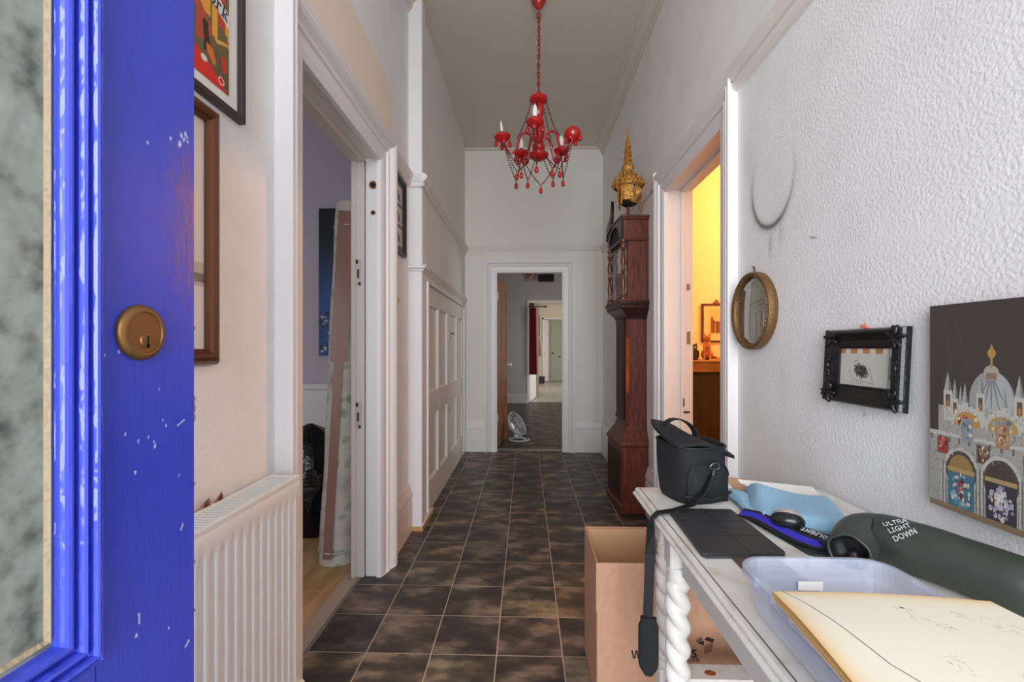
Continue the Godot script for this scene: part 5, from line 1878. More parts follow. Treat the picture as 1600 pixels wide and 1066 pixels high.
	var wp := [[0.478, 0.868, 1.196], [0.455, 0.83, 1.18], [0.42, 0.802, 1.165], [0.37, 0.79, 1.155], [0.33, 0.786, 1.15], [0.3165, 0.773, 1.15], [0.3125, 0.745, 1.151], [0.311, 0.68, 1.152], [0.309, 0.6, 1.155], [0.307, 0.52, 1.158]]
	var pts := []
	var nr := []
	var wd := []
	for q in wp: pts.append(inv * P(q[0], q[1], q[2]))
	for i in pts.size():
		var d: Vector3 = (pts[mini(i + 1, pts.size() - 1)] - pts[maxi(i - 1, 0)]).normalized()
		var k := clampf((i - 5) / 2.0, 0.0, 1.0)
		var w: Vector3 = inv.basis * Vector3(0.0 + 0.94 * k, 0, 1.0 - 0.65 * k)
		w = (w - d * w.dot(d)).normalized()
		wd.append(w)
		nr.append(d.cross(w).normalized())
	b.band(pts, nr, wd, 0.024, 0.0025)
	var st := part("shoulder_strap", b, M.black, t)
	b = mb()
	rows = []
	for i in 15:
		var v := i / 14.0
		var y := 0.518 - 0.145 * v
		var w := 0.025
		if v < 0.08: w = 0.02
		if v > 0.82: w = 0.025 - 0.016 * pow((v - 0.82) / 0.18, 1.4)
		var ring := []
		for j in 12:
			var a := TAU * j / 12
			var sx := signf(cos(a)) * pow(absf(cos(a)), 0.4) * w
			var sz := signf(sin(a)) * pow(absf(sin(a)), 0.6) * 0.007
			ring.append(inv * (P(0.309, y, 1.16) + Vector3(sx * 0.97 + sz * 0.2, 0, sx * 0.2 - sz)))
		rows.append(ring)
	b.grid(rows, true)
	b.cap(rows[0], rows[0][0].lerp(rows[0][6], 0.5), true)
	b.cap(rows[14], rows[14][0].lerp(rows[14][6], 0.5))
	part("shoulder_pad", b, M.black_fabric, st)

func slab(t: Node3D, pts: Array, y: float, th: float, b: MB, round_it := 0.0):  # outline in (x, d) world
	var poly := PackedVector2Array()
	for i in pts.size():
		var p := Vector2(pts[i][0], -pts[i][1])
		if round_it > 0.0:
			var a := Vector2(pts[(i + pts.size() - 1) % pts.size()][0], -pts[(i + pts.size() - 1) % pts.size()][1])
			var c := Vector2(pts[(i + 1) % pts.size()][0], -pts[(i + 1) % pts.size()][1])
			var pa := p + (a - p).normalized() * round_it
			var pc := p + (c - p).normalized() * round_it
			for k in 5:
				var f := k / 4.0
				poly.append(pa.lerp(p, f).lerp(p.lerp(pc, f), f))
		else:
			poly.append(p)
	b.extrude(poly, Vector3(0, y, 0), Vector3(1, 0, 0), Vector3(0, 0, 1), Vector3(0, th, 0))

func table_things():
	# tablet in a dark folding cover
	var t := thing("tablet_case", "flat dark grey tablet cover with creased panels lying below the camera bag", "tablet case", P(0.44, TT, 1.05))
	var b := mb(t)
	slab(t, [[0.362, 1.172], [0.52, 1.172], [0.52, 0.925], [0.351, 0.918]], TT + 0.0005, 0.009, b, 0.008)
	var cv := part("cover", b, M.black_leather, t)
	b = mb(t)
	for k in [0.33, 0.66]:
		b.box(P(0.362, TT + 0.0093, 0.92 + 0.26 * k), P(0.518, TT + 0.0098, 0.922 + 0.26 * k), 0.0)
	b.box(P(0.447, TT + 0.0093, 0.925), P(0.4485, TT + 0.0098, 1.178), 0.0)
	part("crease", b, M.dark, cv)
	b = mb(t)
	slab(t, [[0.357, 0.926], [0.515, 0.931], [0.514, 0.921], [0.356, 0.914]], TT + 0.001, 0.005, b)
	part("tablet", b, mat(rgb(60, 60, 64), 0.3), t)
	# brown folder under the plastic box
	t = thing("brown_folder", "dark brown flat folder partly under the clear plastic box", "folder", P(0.45, TT, 0.85))
	b = mb(t)
	slab(t, [[0.408, 0.915], [0.5, 0.915], [0.5, 0.72], [0.408, 0.74]], TT + 0.0002, 0.003, b, 0.004)
	part("folder_cover", b, mat(rgb(92, 74, 60), 0.7), t)
	# clear plastic storage box
	t = thing("plastic_storage_box", "clear bluish plastic storage box without a lid on the near end of the table", "storage box", P(0.455, TT, 0.6))
	var prof := [[0.0, 0.004], [-0.012, 0.046], [-0.014, 0.06], [-0.02, 0.061], [-0.022, 0.064], [-0.022, 0.074], [-0.019, 0.076], [-0.012, 0.076], [-0.009, 0.073], [-0.009, 0.05], [0.004, 0.007]]
	var rows := []
	for q in prof:
		var ring := []
		for c in [[1, 1], [-1, 1], [-1, -1], [1, -1]]:
			for k in 6:
				var a: float = PI / 2 * k / 5.0 + [0.0, PI / 2, PI, PI * 1.5][[[1, 1], [-1, 1], [-1, -1], [1, -1]].find(c)]
				var rr := 0.022
				ring.append(P(0.4565 + c[0] * (0.097 - rr) + cos(a) * (rr - q[0]), TT + 0.0035 + q[1], 0.57 + c[1] * (0.165 - rr) + sin(a) * (rr - q[0])))
		rows.append(ring)
	b = mb(t)
	b.grid(rows, true, false)
	var body := part("box_wall", b, M.frost_plastic, t)
	b = mb(t)
	b.cap(rows[0], P(0.4565, TT + 0.0075, 0.57), true)
	part("box_base", b, M.frost_plastic, t)
	b = mb(t)
	for k in 5:
		var x := 0.375 + 0.04 * k
		b.box(P(x, TT + 0.065, 0.7475), P(x + 0.0025, TT + 0.078, 0.7555), 0.0)
	for k in 6:
		b.box(P(0.338, TT + 0.065, 0.46 + 0.045 * k), P(0.346, TT + 0.078, 0.4625 + 0.045 * k), 0.0)
		b.box(P(0.567, TT + 0.065, 0.46 + 0.045 * k), P(0.575, TT + 0.078, 0.4625 + 0.045 * k), 0.0)
	part("rim_ribs", b, M.frost_plastic, body)
	b = mb(t)
	b.box(P(0.43, TT + 0.036, 0.7325), P(0.468, TT + 0.05, 0.7335), 0.0)
	part("label_sticker", b, M.paper, body)
	b = mb(t)
	b.box(P(0.372, TT + 0.008, 0.42), P(0.54, TT + 0.02, 0.715), 0.006)
	part("blue_liner", b, mat(rgb(96, 106, 152), 0.5), t, "blue lining tray in the box")
	# old drawing on folded cream paper
	t = thing("folded_drawing", "large folded cream paper with faint pencil drawing lying across the plastic box", "paper", P(0.48, 0.86, 0.45))
	var im := new_img(700, 800, rgb(240, 231, 212))
	var r := RandomNumberGenerator.new()
	r.seed = 8
	for y in 800:
		for x in 700:
			var e := minf(x / 700.0 * 1.0, y / 800.0 * 1.4)
			var k := exp(-e * 34.0) * 0.55 + 0.03 * exp(-e * 6.0)
			im.set_pixel(x, y, rgb(242, 233, 214).lerp(rgb(226, 160, 70), clampf(k, 0, 1)))
	var lastp := Vector2(0.05, 0.0)
	for q in [[0.09, 0.08], [0.13, 0.2], [0.155, 0.32], [0.175, 0.42], [0.22, 0.5], [0.3, 0.58], [0.36, 0.68], [0.4, 0.8]]:
		iline(im, lastp.x, lastp.y, q[0], q[1], 0.0022, rgb(82, 82, 84))
		lastp = Vector2(q[0], q[1])
	for c in [[0.5, 0.13, 0.08], [0.56, 0.2, 0.06], [0.7, 0.12, 0.05], [0.8, 0.16, 0.1], [0.86, 0.2, 0.1], [0.6, 0.45, 0.12], [0.4, 0.4, 0.08], [0.68, 0.62, 0.1], [0.9, 0.42, 0.05]]:
		for k in 16:
			var a := Vector2(c[0] + r.randf_range(-0.4, 0.4) * c[2], c[1] + r.randf_range(-0.5, 0.5) * c[2])
			iline(im, a.x, a.y, a.x + r.randf_range(-0.012, 0.03), a.y + r.randf_range(-0.004, 0.022), 0.0009, rgb(150, 146, 138).lerp(rgb(196, 188, 172), r.randf()))
	iell(im, 0.5, 0.1, 0.008, 0.006, rgb(96, 96, 90))
	var g0 := [Vector2(0.337, 0.634), Vector2(0.61, 0.617), Vector2(0.66, 0.26), Vector2(0.31, 0.29)]
	var st := MB.new()
	st.o = t.position
	st.smooth()
	var n := 16
	for i in n:
		for j in n:
			var c := []
			for q in [[i, j], [i + 1, j], [i + 1, j + 1], [i, j + 1]]:
				var u: float = q[0] / float(n)
				var v: float = q[1] / float(n)
				var p: Vector2 = g0[0].lerp(g0[1], u).lerp(g0[3].lerp(g0[2], u), v)
				c.append([P(p.x, 0.8658 + 0.004 * sin(u * 3.0 + v * 2.0) + 0.003 * sin(v * 7.0) * (1.0 - u), p.y), Vector2(u, v)])
			st.tri(c[0][0], c[1][0], c[2][0], c[0][1], c[1][1], c[2][1])
			st.tri(c[0][0], c[2][0], c[3][0], c[0][1], c[2][1], c[3][1])
	var sheet := part("top_sheet", st, img_mat(im, 0.8), t)
	b = mb(t)
	for k in 3:
		rows = []
		for i in 9:
			var row := []
			for j in 9:
				var u := i / 8.0
				var v := j / 8.0
				var p: Vector2 = g0[0].lerp(g0[1], u).lerp(g0[3].lerp(g0[2], u), v) + Vector2(-0.0015 * k * (1.0 - u), -0.002 * k)
				row.append(P(p.x, 0.8642 - 0.0022 * k + 0.003 * sin(u * 3.0 + v * 2.0) * (1.0 - k * 0.3), p.y))
			rows.append(row)
		b.grid(rows)
	part("under_sheet", b, mat(rgb(228, 190, 130), 0.8), t)
	# olive pouch of a packable jacket
	t = thing("jacket_pouch", "dark green nylon pouch with white lettering lying against the right wall", "pouch", P(0.72, TT, 0.8))
	var spine := [P(0.613, 0.812, 0.885), P(0.682, 0.824, 0.93), P(0.724, 0.828, 0.86), P(0.763, 0.826, 0.775), P(0.806, 0.822, 0.69)]
	var radii := [0.031, 0.043, 0.047, 0.045, 0.046]
	var cur := Curve3D.new()
	for j in 5:
		var tg: Vector3 = (spine[mini(j + 1, 4)] - spine[maxi(j - 1, 0)]) / 6.0
		cur.add_point(spine[j], -tg, tg)
	var A: Vector3 = spine[0]
	var B: Vector3 = spine[4]
	var ax: Vector3 = (spine[1] - spine[0]).normalized()
	rows = []
	for i in 37:
		var v := i / 36.0
		var ring := []
		var c := cur.samplef(v * 4.0)
		var td := (cur.samplef(minf(v * 4.0 + 0.1, 4.0)) - cur.samplef(maxf(v * 4.0 - 0.1, 0.0))).normalized()
		var sd := td.cross(Vector3.UP).normalized()
		var seg := mini(int(v * 4.0), 3)
		var rad: float = lerpf(radii[seg], radii[seg + 1], smoothstep(0.0, 1.0, v * 4.0 - seg))
		if v > 0.82: rad *= sqrt(maxf(0.02, 1.0 - pow((v - 0.82) / 0.18, 2.0) * 0.97))
		for k in 28:
			var a := TAU * k / 28
			var wr := 1.0 + (0.03 * sin(a * 5.0 + v * 14.0) + 0.025 * sin(v * 30.0 + a * 2.0)) * (1.0 - v)
			var p := c + sd * cos(a) * rad * 1.1 * wr + Vector3.UP * sin(a) * rad * wr
			p.y = maxf(p.y, TT + 0.007)
			ring.append(p)
		rows.append(ring)
	var nylon := bump(mat(rgb(54, 62, 57), 0.4), ntex(noise(0.015, 4, FastNoiseLite.TYPE_SIMPLEX_SMOOTH, 52), 256), 0.3, Vector3(4, 4, 4), false)
	b = mb(t)
	b.grid(rows, true)
	b.cap(rows[36], B)
	var rim := []
	for p in rows[0]: rim.append(p)
	rim.append(rows[0][0])
	b.tube(rim, 0.003, 6, false)
	var pb := part("pouch_body", b, nylon, t)
	b = mb(t)
	var inn := []
	for k in 4:
		var ring := []
		for p in rows[0]:
			ring.append(A + (p - A) * [0.97, 0.9, 0.8, 0.5][k] + ax * [0.0, 0.012, 0.02, 0.024][k])
		inn.append(ring)
	b.grid(inn, true)
	b.cap(inn[3], A + ax * 0.022)
	part("dark_mouth", b, mat(rgb(18, 18, 20), 0.5), pb)
	b = mb(t)
	b.ball(A + ax * 0.012 + Vector3(0, -0.008, 0.006), 0.009, 10, 8)
	part("drawstring_toggle", b, M.black, pb)
	for k in 3:
		var s: String = ["ULTRA", "LIGHT", "DOWN"][k]
		var pv := 1.72 + 0.12 * k
		var pc := cur.samplef(pv)
		var td := (cur.samplef(pv + 0.1) - cur.samplef(pv - 0.1)).normalized()
		var sd := td.cross(Vector3.UP).normalized()
		var an := deg_to_rad(62.0 - 11.0 * k)
		var up := -sd * sin(an) + Vector3.UP * cos(an)
		var dd := sd * cos(an) + Vector3.UP * sin(an)
		var fx := (up * 0.7 + td * 0.62).normalized()
		var fy := dd.cross(fx).normalized()
		var o := pc + sd * cos(an) * 0.0545 + Vector3.UP * sin(an) * 0.0505
		text(pb, "lettering", s, 0.0095, mat(rgb(206, 210, 208), 0.6), Transform3D(Basis(fx, fy, dd), o - t.position))
	# sky blue cleaning cloth, folded
	t = thing("cleaning_cloth", "folded sky blue microfibre cloth on the table behind the head torch", "cloth", P(0.65, TT, 1.17))
	var blue := bump(mat(rgb(150, 192, 220), 0.95), ntex(noise(0.16, 2), 256), 0.22, Vector3(7, 7, 7), false)
	blue.rim_enabled = true
	blue.rim = 0.4
	for lay in 2:
		var q := [[Vector2(0.555, 1.30), Vector2(0.66, 1.29), Vector2(0.6, 1.11), Vector2(0.545, 1.1)], [Vector2(0.612, 1.30), Vector2(0.795, 1.235), Vector2(0.735, 0.995), Vector2(0.545, 1.075)]][lay] as Array
		rows = []
		for i in 17:
			var row := []
			for j in 17:
				var u := i / 16.0
				var v := j / 16.0
				var p: Vector2 = q[0].lerp(q[1], u).lerp(q[3].lerp(q[2], u), v)
				p += Vector2(sin(v * 5.0 + lay) * 0.006, sin(u * 6.0) * 0.007)
				var edge := minf(minf(u, 1.0 - u), minf(v, 1.0 - v))
				var y: float = TT + [0.012, 0.022][lay] * smoothstep(-0.02, 0.1, edge) + 0.004 * sin(u * 7.0 + v * 4.0) + 0.005 + 0.006 * exp(-pow((u - 0.12) / 0.08, 2.0)) * lay + 0.006
				if lay == 1: y += 0.008 * (1.0 - v) * (1.0 - u)
				row.append(P(p.x, y, p.y))
			rows.append(row)
		b = mb(t)
		b.grid(rows)
		for e in 2:
			var top_row = rows[0] if e == 0 else rows[16]
			var dn := []
			for p in top_row: dn.append(Vector3(p.x, TT + 0.0085, p.z))
			b.grid([top_row, dn])
			var col := []
			var cdn := []
			for i in 17:
				var p2: Vector3 = rows[i][0 if e == 0 else 16]
				col.append(p2); cdn.append(Vector3(p2.x, TT + 0.0085, p2.z))
			b.grid([col, cdn])
		part("cloth_fold", b, blue, t)
	# white papers at the back
	var sheets := [[[0.6, 1.374], [0.81, 1.37], [0.80, 1.265], [0.615, 1.306]], [[0.625, 1.366], [0.83, 1.345], [0.82, 1.26], [0.64, 1.306]], [[0.588, 1.37], [0.7, 1.376], [0.69, 1.31], [0.6, 1.306]]]
	for k in 3:
		var lb: String = ["flat white letter lying against the right wall behind the blue cloth", "creased white letter lying on another letter behind the blue cloth", "torn brown envelope curling up behind the blue cloth beside the camera bag"][k]
		t = thing(["letter", "letter", "envelope"][k], lb, ["letter", "letter", "envelope"][k], P(0.72 - 0.04 * k, TT, 1.34), 0.0, "papers behind the blue cloth")
		b = mb(t)
		var q = sheets[k]
		rows = []
		for i in 9:
			var row := []
			for j in 5:
				var u := i / 8.0
				var v := j / 4.0
				var p := Vector2(q[0][0], q[0][1]).lerp(Vector2(q[1][0], q[1][1]), u).lerp(Vector2(q[3][0], q[3][1]).lerp(Vector2(q[2][0], q[2][1]), u), v)
				row.append(P(p.x, TT + 0.002 + 0.004 * k + (0.02 + 0.004 * k) * (1.0 - 0.6 * u) * pow(1.0 - v, 2.0), p.y))
			rows.append(row)
		b.grid(rows)
		part("sheet", b, M.paper if k < 2 else mat(rgb(176, 140, 112), 0.8), t)
	t = thing("paper_slip", "white paper slip showing between the camera bag and the tablet cover", "paper", P(0.5, TT, 1.21))
	b = mb(t)
	slab(t, [[0.47, 1.23], [0.565, 1.225], [0.545, 1.15], [0.5, 1.15]], TT + 0.0004, 0.0008, b)
	part("slip", b, M.paper, t)
	# black fabric case under the head torch
	t = thing("fabric_case", "thin black fabric case lying under the head torch", "case", P(0.62, TT, 1.0))
	b = mb(t)
	slab(t, [[0.535, 1.15], [0.60, 1.12], [0.78, 1.14], [0.72, 0.99], [0.62, 0.93], [0.57, 0.93]], TT + 0.0003, 0.004, b, 0.012)
	var fc := part("case_body", b, bump(mat(rgb(42, 48, 50), 0.6), bump_tex.fine, 0.05, Vector3(5, 5, 5), false), t)
	b = mb(t)
	b.tube([P(0.655, TT + 0.008, 0.965), P(0.665, TT + 0.01, 0.985), P(0.675, TT + 0.01, 0.96)], 0.0016, 5)
	b.tube([P(0.672, TT + 0.009, 0.952), P(0.69, TT + 0.012, 0.964), P(0.71, TT + 0.01, 0.955)], 0.002, 5)
	part("frayed_cord", b, mat(rgb(206, 204, 184), 0.7), fc)
	# head torch on its elastic strap
	t = thing("head_torch", "black head torch with silver lens on a blue and black elastic strap", "torch", P(0.59, TT + 0.006, 1.04))
	var lens := P(0.583, TT + 0.034, 1.033)
	b = mb(t)
	b.x = Transform3D(Basis(Vector3.UP, -0.5) * Basis(Vector3.RIGHT, 0.0), lens)
	b.ball(Vector3.ZERO, Vector3(0.034, 0.02, 0.021), 18, 12)
	var hb := part("torch_body", b, mat(rgb(30, 30, 33), 0.25), t)
	b = mb(t)
	b.x = Transform3D(Basis(Vector3.UP, -0.5) * Basis(Vector3.RIGHT, -0.35), lens + Vector3(0.004, 0.007, -0.006))
	b.ball(Vector3.ZERO, Vector3(0.029, 0.0165, 0.018), 18, 10)
	part("silver_lens", b, mat(rgb(206, 200, 196), 0.18, 0.6), hb)
	var sp := [[0.527, 1.135, 0.010], [0.545, 1.1, 0.016], [0.553, 1.06, 0.018], [0.565, 1.02, 0.014], [0.58, 0.98, 0.012], [0.595, 0.955, 0.012], [0.608, 0.948, 0.013]]
	var pts := []
	var nr := []
	var wd := []
	for q in sp: pts.append(P(q[0], TT + q[2] + 0.004, q[1]))
	for i in pts.size():
		var d: Vector3 = (pts[mini(i + 1, pts.size() - 1)] - pts[maxi(i - 1, 0)]).normalized()
		var w := Vector3.UP.cross(d).normalized() * 0.8 + Vector3.UP * 0.4
		w = (w - d * w.dot(d)).normalized()
		wd.append(w); nr.append(d.cross(w).normalized())
	b = mb(t)
	b.band(pts, nr, wd, 0.02, 0.002)
	var sb := part("elastic_strap", b, mat(rgb(52, 48, 180), 0.7), t, "bright blue elastic")
	for e in [-1.0, 1.0]:
		b = mb(t)
		var pe := []
		for i in pts.size(): pe.append(pts[i] + wd[i] * 0.0125 * e)
		b.band(pe, nr, wd, 0.007, 0.0026)
		part("black_edge", b, M.black, sb)
	pts = []; nr = []; wd = []
	for q in [[0.6, 1.03, 0.014], [0.615, 0.995, 0.013], [0.628, 0.97, 0.014]]: pts.append(P(q[0], TT + q[2] + 0.004, q[1]))
	for i in pts.size():
		var d: Vector3 = (pts[mini(i + 1, pts.size() - 1)] - pts[maxi(i - 1, 0)]).normalized()
		var w := Vector3.UP.cross(d).normalized() * 0.75 + Vector3.UP * 0.3
		w = (w - d * w.dot(d)).normalized()
		wd.append(w); nr.append(d.cross(w).normalized())
	b = mb(t)
	b.band(pts, nr, wd, 0.028, 0.002)
	var s2 := part("black_strap", b, M.black, t)
	var fx2: Vector3 = (pts[-1] - pts[0]).normalized()
	var up2 := (Vector3(-0.2, 0.9, 0.35) - fx2 * Vector3(-0.2, 0.9, 0.35).dot(fx2)).normalized()
	text(s2, "lettering", "HEADLIGHT", 0.011, mat(rgb(226, 226, 232), 0.6), Transform3D(Basis(-fx2, -up2.cross(fx2), up2), pts[1].lerp(pts[2], 0.6) + Vector3(0, 0.005, 0) - t.position), true)
	b = mb(t)
	b.x = Transform3D(Basis(), P(0.614, TT + 0.018, 0.948))
	b.box(Vector3(-0.012, -0.008, -0.008), Vector3(0.014, 0.01, 0.008), 0.003)
	part("buckle", b, mat(rgb(40, 38, 70), 0.4), t)

# ---------------------------------------------------------------- seen through the left doorway
func left_room():
	var t := thing("wrapped_carpet_roll", "tall carpet roll wrapped in clear film and brown tape leaning inside the left room", "carpet", P(-1.09, 0, 2.53))
	var A := P(-1.07, 0.0, 2.545)
	var B := P(-1.058, 2.06, 2.72)
	var rows := []
	for i in 31:
		var v := i / 30.0
		var ring := []
		for k in 24:
			var a := TAU * k / 24
			var r := 0.096 * (1.0 - 0.1 * v) * (1.0 + 0.03 * sin(v * 23.0 + a * 2.0) + 0.02 * sin(a * 3.0 + v * 9.0))
			ring.append(A.lerp(B, v) + Vector3(cos(a), 0, sin(a)) * r)
		rows.append(ring)
	var b := mb(t)
	b.grid(rows, true)
	b.cap(rows[0], A, true)
	b.cap(rows[30], B + Vector3(0, 0.01, 0))
	var fl := noise(0.011, 2, FastNoiseLite.TYPE_CELLULAR, 17)
	var m := tri_tex(mat(Color.WHITE, 0.28), ntex(fl, 512, [[0.0, rgb(108, 118, 92)], [0.16, rgb(150, 160, 128)], [0.24, rgb(212, 206, 196)], [0.62, rgb(206, 200, 190)], [0.78, rgb(182, 176, 174)], [0.92, rgb(170, 122, 122)], [1.0, rgb(150, 84, 92)]]), Vector3(1.6, 1.2, 1.6), false)
	bump(m, bump_tex.plaster, 0.3)
	part("carpet", b, m, t)
	b = mb(t)
	var tp := []
	var nr := []
	var wd := []
	for i in 21:
		var v := 0.02 + 0.95 * i / 20.0
		var c := A.lerp(B, v)
		var a := PI * 0.5 + 0.15 - 0.35 * v
		nr.append(Vector3(cos(a), 0, sin(a)))
		wd.append(Vector3(-sin(a), 0, cos(a)))
		tp.append(c + nr[i] * (0.099 * (1.0 - 0.1 * v) + 0.002))
	b.band(tp, nr, wd, 0.052, 0.002)
	b.band(tp.slice(11), nr.slice(11), wd.slice(11), 0.1, 0.003)
	part("parcel_tape", b, mat(rgb(150, 112, 100), 0.3), t, "long strip of brown parcel tape")
	b = mb(t)
	for v in [0.035, 0.93]:
		var ring := []
		for k in 25:
			var a := TAU * k / 24
			ring.append(A.lerp(B, v) + Vector3(cos(a), 0, sin(a)) * 0.1 * (1.0 - 0.1 * v))
		b.tube(ring, 0.005, 5, false)
	part("film_edge", b, mat(rgb(206, 202, 196), 0.2), t)
	# night city canvas on the far wall
	t = thing("city_canvas", "tall dark blue night city canvas on the lilac wall of the left room", "canvas", P(-1.3, 1.14, 3.4))
	b = mb(t)
	b.box(P(-1.565, 1.14, 3.39), P(-1.0, 2.25, 3.42), 0.003)
	part("canvas_edge", b, mat(rgb(20, 26, 44), 0.7), t)
	var im := new_img(160, 320, rgb(10, 20, 34))
	for y in 320:
		var k := y / 320.0
		irect(im, 0, k, 1, 0.004, rgb(8, 18, 30).lerp(rgb(26, 78, 150), smoothstep(0.1, 0.68, k)))
	var r := RandomNumberGenerator.new()
	r.seed = 2
	for i in 420:
		var y := r.randf_range(0.69, 0.99)
		irect(im, r.randf(), y, 0.02 + 0.03 * r.randf(), 0.008 + 0.014 * r.randf(), [rgb(150, 160, 176), rgb(40, 54, 78), rgb(200, 186, 150), rgb(80, 92, 116), rgb(20, 28, 46)][i % 5])
	b = mb(t)
	b.print_quad(P(-1.565, 1.14, 3.3892), P(-1.0, 1.14, 3.3892), P(-1.0, 2.25, 3.3892), P(-1.565, 2.25, 3.3892))
	part("city_print", b, img_mat(im, 0.4), t)
	# black bin bag
	t = thing("black_bag", "crumpled shiny black plastic bag standing behind the carpet roll", "bag", P(-1.42, 0, 2.95))
	rows = []
	for i in 19:
		var v := i / 18.0
		var ring := []
		for k in 28:
			var a := TAU * k / 28
			var rad := 0.2 * sqrt(sin(clampf(v * 0.86 + 0.14, 0, 1) * PI)) * (1.0 + 0.07 * sin(a * 6.0 + v * 11.0) + 0.05 * sin(a * 11.0 - v * 17.0)) + 0.015
			ring.append(P(-1.42 + cos(a) * rad, 0.0 + 0.7 * v, 2.95 + sin(a) * rad))
		rows.append(ring)
	b = mb(t)
	b.grid(rows, true)
	b.cap(rows[0], P(-1.42, 0.0, 2.95), true)
	b.cap(rows[18], P(-1.42, 0.7, 2.95))
	part("bag_plastic", b, bump(mat(rgb(16, 16, 20), 0.22), ntex(noise(0.03, 3, FastNoiseLite.TYPE_CELLULAR, 61), 256), 0.6, Vector3(3, 3, 3), false), t)

# ---------------------------------------------------------------- seen through the right doorway
func right_room():
	var t := thing("sideboard", "dark brown wooden sideboard in the lamplit room on the right", "sideboard", P(2.0, 0, 4.6))
	var b := mb(t)
	b.box(P(1.42, 0, 4.3), P(2.7, 0.985, 4.92), 0.004)
	var body := part("carcass", b, M.dark_wood, t)
	for q in [[1.45, 2.04], [2.06, 2.67]]:
		b = mb(t)
		b.box(P(q[0], 0.12, 4.288), P(q[1], 0.955, 4.302), 0.005)
		part("cupboard_door", b, M.dark_wood, body)
	b = mb(t)
	b.box(P(1.39, 0.972, 4.235), P(2.73, 1.062, 4.95), 0.006)
	b.box(P(1.38, 1.06, 4.225), P(2.74, 1.08, 4.96), 0.006)
	part("thick_top", b, tri_tex(mat(Color.WHITE, 0.4), ntex(noise(0.02, 4), 256, [[0.0, rgb(132, 84, 44)], [1.0, rgb(176, 118, 66)]]), Vector3(0.6, 4, 4), false), t)
	# ginger cat figurine
	t = thing("cat_figurine", "tall ginger striped seated cat figurine on the sideboard", "figurine", P(1.735, 1.086, 4.42), -0.35)
	b = mb()
	b.ball(Vector3(0.0, 0.05, -0.01), Vector3(0.058, 0.055, 0.075), 14, 10)
	b.ball(Vector3(0.0, 0.105, 0.02), Vector3(0.038, 0.085, 0.036), 14, 10)
	b.ball(Vector3(0.0, 0.198, 0.035), Vector3(0.033, 0.029, 0.031), 14, 10)
	b.ball(Vector3(0.0, 0.188, 0.062), Vector3(0.013, 0.01, 0.012), 8, 6)
	for s in [-1.0, 1.0]:
		b.x = Transform3D(Basis(Vector3.FORWARD, 0.25 * s), Vector3(0.02 * s, 0.215, 0.03))
		b.lathe([[0.014, 0.0], [0.009, 0.02], [0.0, 0.042]], 8)
		b.x = Transform3D()
		b.tube([Vector3(0.02 * s, 0.1, 0.045), Vector3(0.021 * s, 0.05, 0.058), Vector3(0.021 * s, 0.008, 0.062), Vector3(0.021 * s, 0.008, 0.078)], [0.014, 0.012, 0.011, 0.009], 8)
	b.tube([Vector3(0.045, 0.02, -0.06), Vector3(0.09, 0.016, -0.03), Vector3(0.1, 0.014, 0.02), Vector3(0.075, 0.014, 0.055)], [0.014, 0.013, 0.012, 0.008], 8)
	part("cat_body", b, tri_tex(mat(Color.WHITE, 0.4), ntex(noise(0.02, 2), 256, [[0.0, rgb(110, 56, 26)], [0.45, rgb(190, 108, 52)], [1.0, rgb(222, 150, 84)]]), Vector3(2, 9, 2), false), t)
	b = mb()
	for s in [-1.0, 1.0]:
		b.ball(Vector3(0.013 * s, 0.203, 0.061), Vector3(0.005, 0.006, 0.004), 8, 5)
	part("cat_eye", b, M.dark, t)
	# small dark owl
	t = thing("owl_figurine", "small dark glazed owl figurine to the left of the ginger cat", "figurine", P(1.605, 1.08, 4.42), -0.3)
	b = mb()
	b.lathe([[0.0, 0.0], [0.042, 0.0], [0.046, 0.03], [0.044, 0.07], [0.034, 0.1], [0.036, 0.115], [0.038, 0.132], [0.03, 0.148], [0.0, 0.152]], 18)
	for s in [-1.0, 1.0]:
		b.x = Transform3D(Basis(), Vector3(0.024 * s, 0.138, 0.008))
		b.lathe([[0.012, 0.0], [0.006, 0.02], [0.0, 0.028]], 7)
		b.x = Transform3D(Basis(), Vector3(0.042 * s, 0.055, 0.004))
		b.ball(Vector3.ZERO, Vector3(0.011, 0.04, 0.024), 8, 6)
	var ow := part("owl_body", b, mat(rgb(48, 44, 38), 0.25), t)
	b = mb()
	for s in [-1.0, 1.0]:
		b.ball(Vector3(0.015 * s, 0.122, 0.034), Vector3(0.01, 0.01, 0.005), 10, 6)
	b.ball(Vector3(0, 0.112, 0.038), Vector3(0.004, 0.008, 0.006), 6, 5)
	part("owl_eye", b, mat(rgb(176, 150, 96), 0.3), ow)
	# framed print with a wooden hanger
	t = thing("framed_town_print", "brown framed print of town rooftops on the yellow wall above the sideboard", "picture", P(2.15, 1.24, 4.98))
	b = mb(t)
	b.rectframe(P(1.92, 1.275, 5.0), Vector3(1, 0, 0), Vector3.UP, Vector3(0, 0, 1), 0.5, 0.38, [[0.0, 0.0], [0.0, 0.02], [0.005, 0.024], [0.018, 0.022], [0.02, 0.0]])
	part("frame", b, mat(rgb(84, 42, 24), 0.4), t)
	im_town(t)
	b = mb(t)
	b.x = Transform3D(Basis(), P(2.06, 1.675, 4.985))
	b.ball(Vector3.ZERO, Vector3(0.045, 0.022, 0.012), 12, 8)
	b.ball(Vector3(0, 0.02, 0), Vector3(0.02, 0.022, 0.01), 10, 8)
	part("carved_hanger", b, mat(rgb(120, 58, 34), 0.4), t)
	# the lamp that lights that room
	t = thing("pendant_lamp", "warm glowing pendant lamp hanging in the room on the right", "lamp", P(3.0, 2.7, 4.12))
	b = mb()
	b.ball(Vector3(0, 0, 0), Vector3(0.05, 0.06, 0.05), 16, 10)
	var glow := mat(rgb(255, 214, 150), 0.4)
	glow.emission_enabled = true
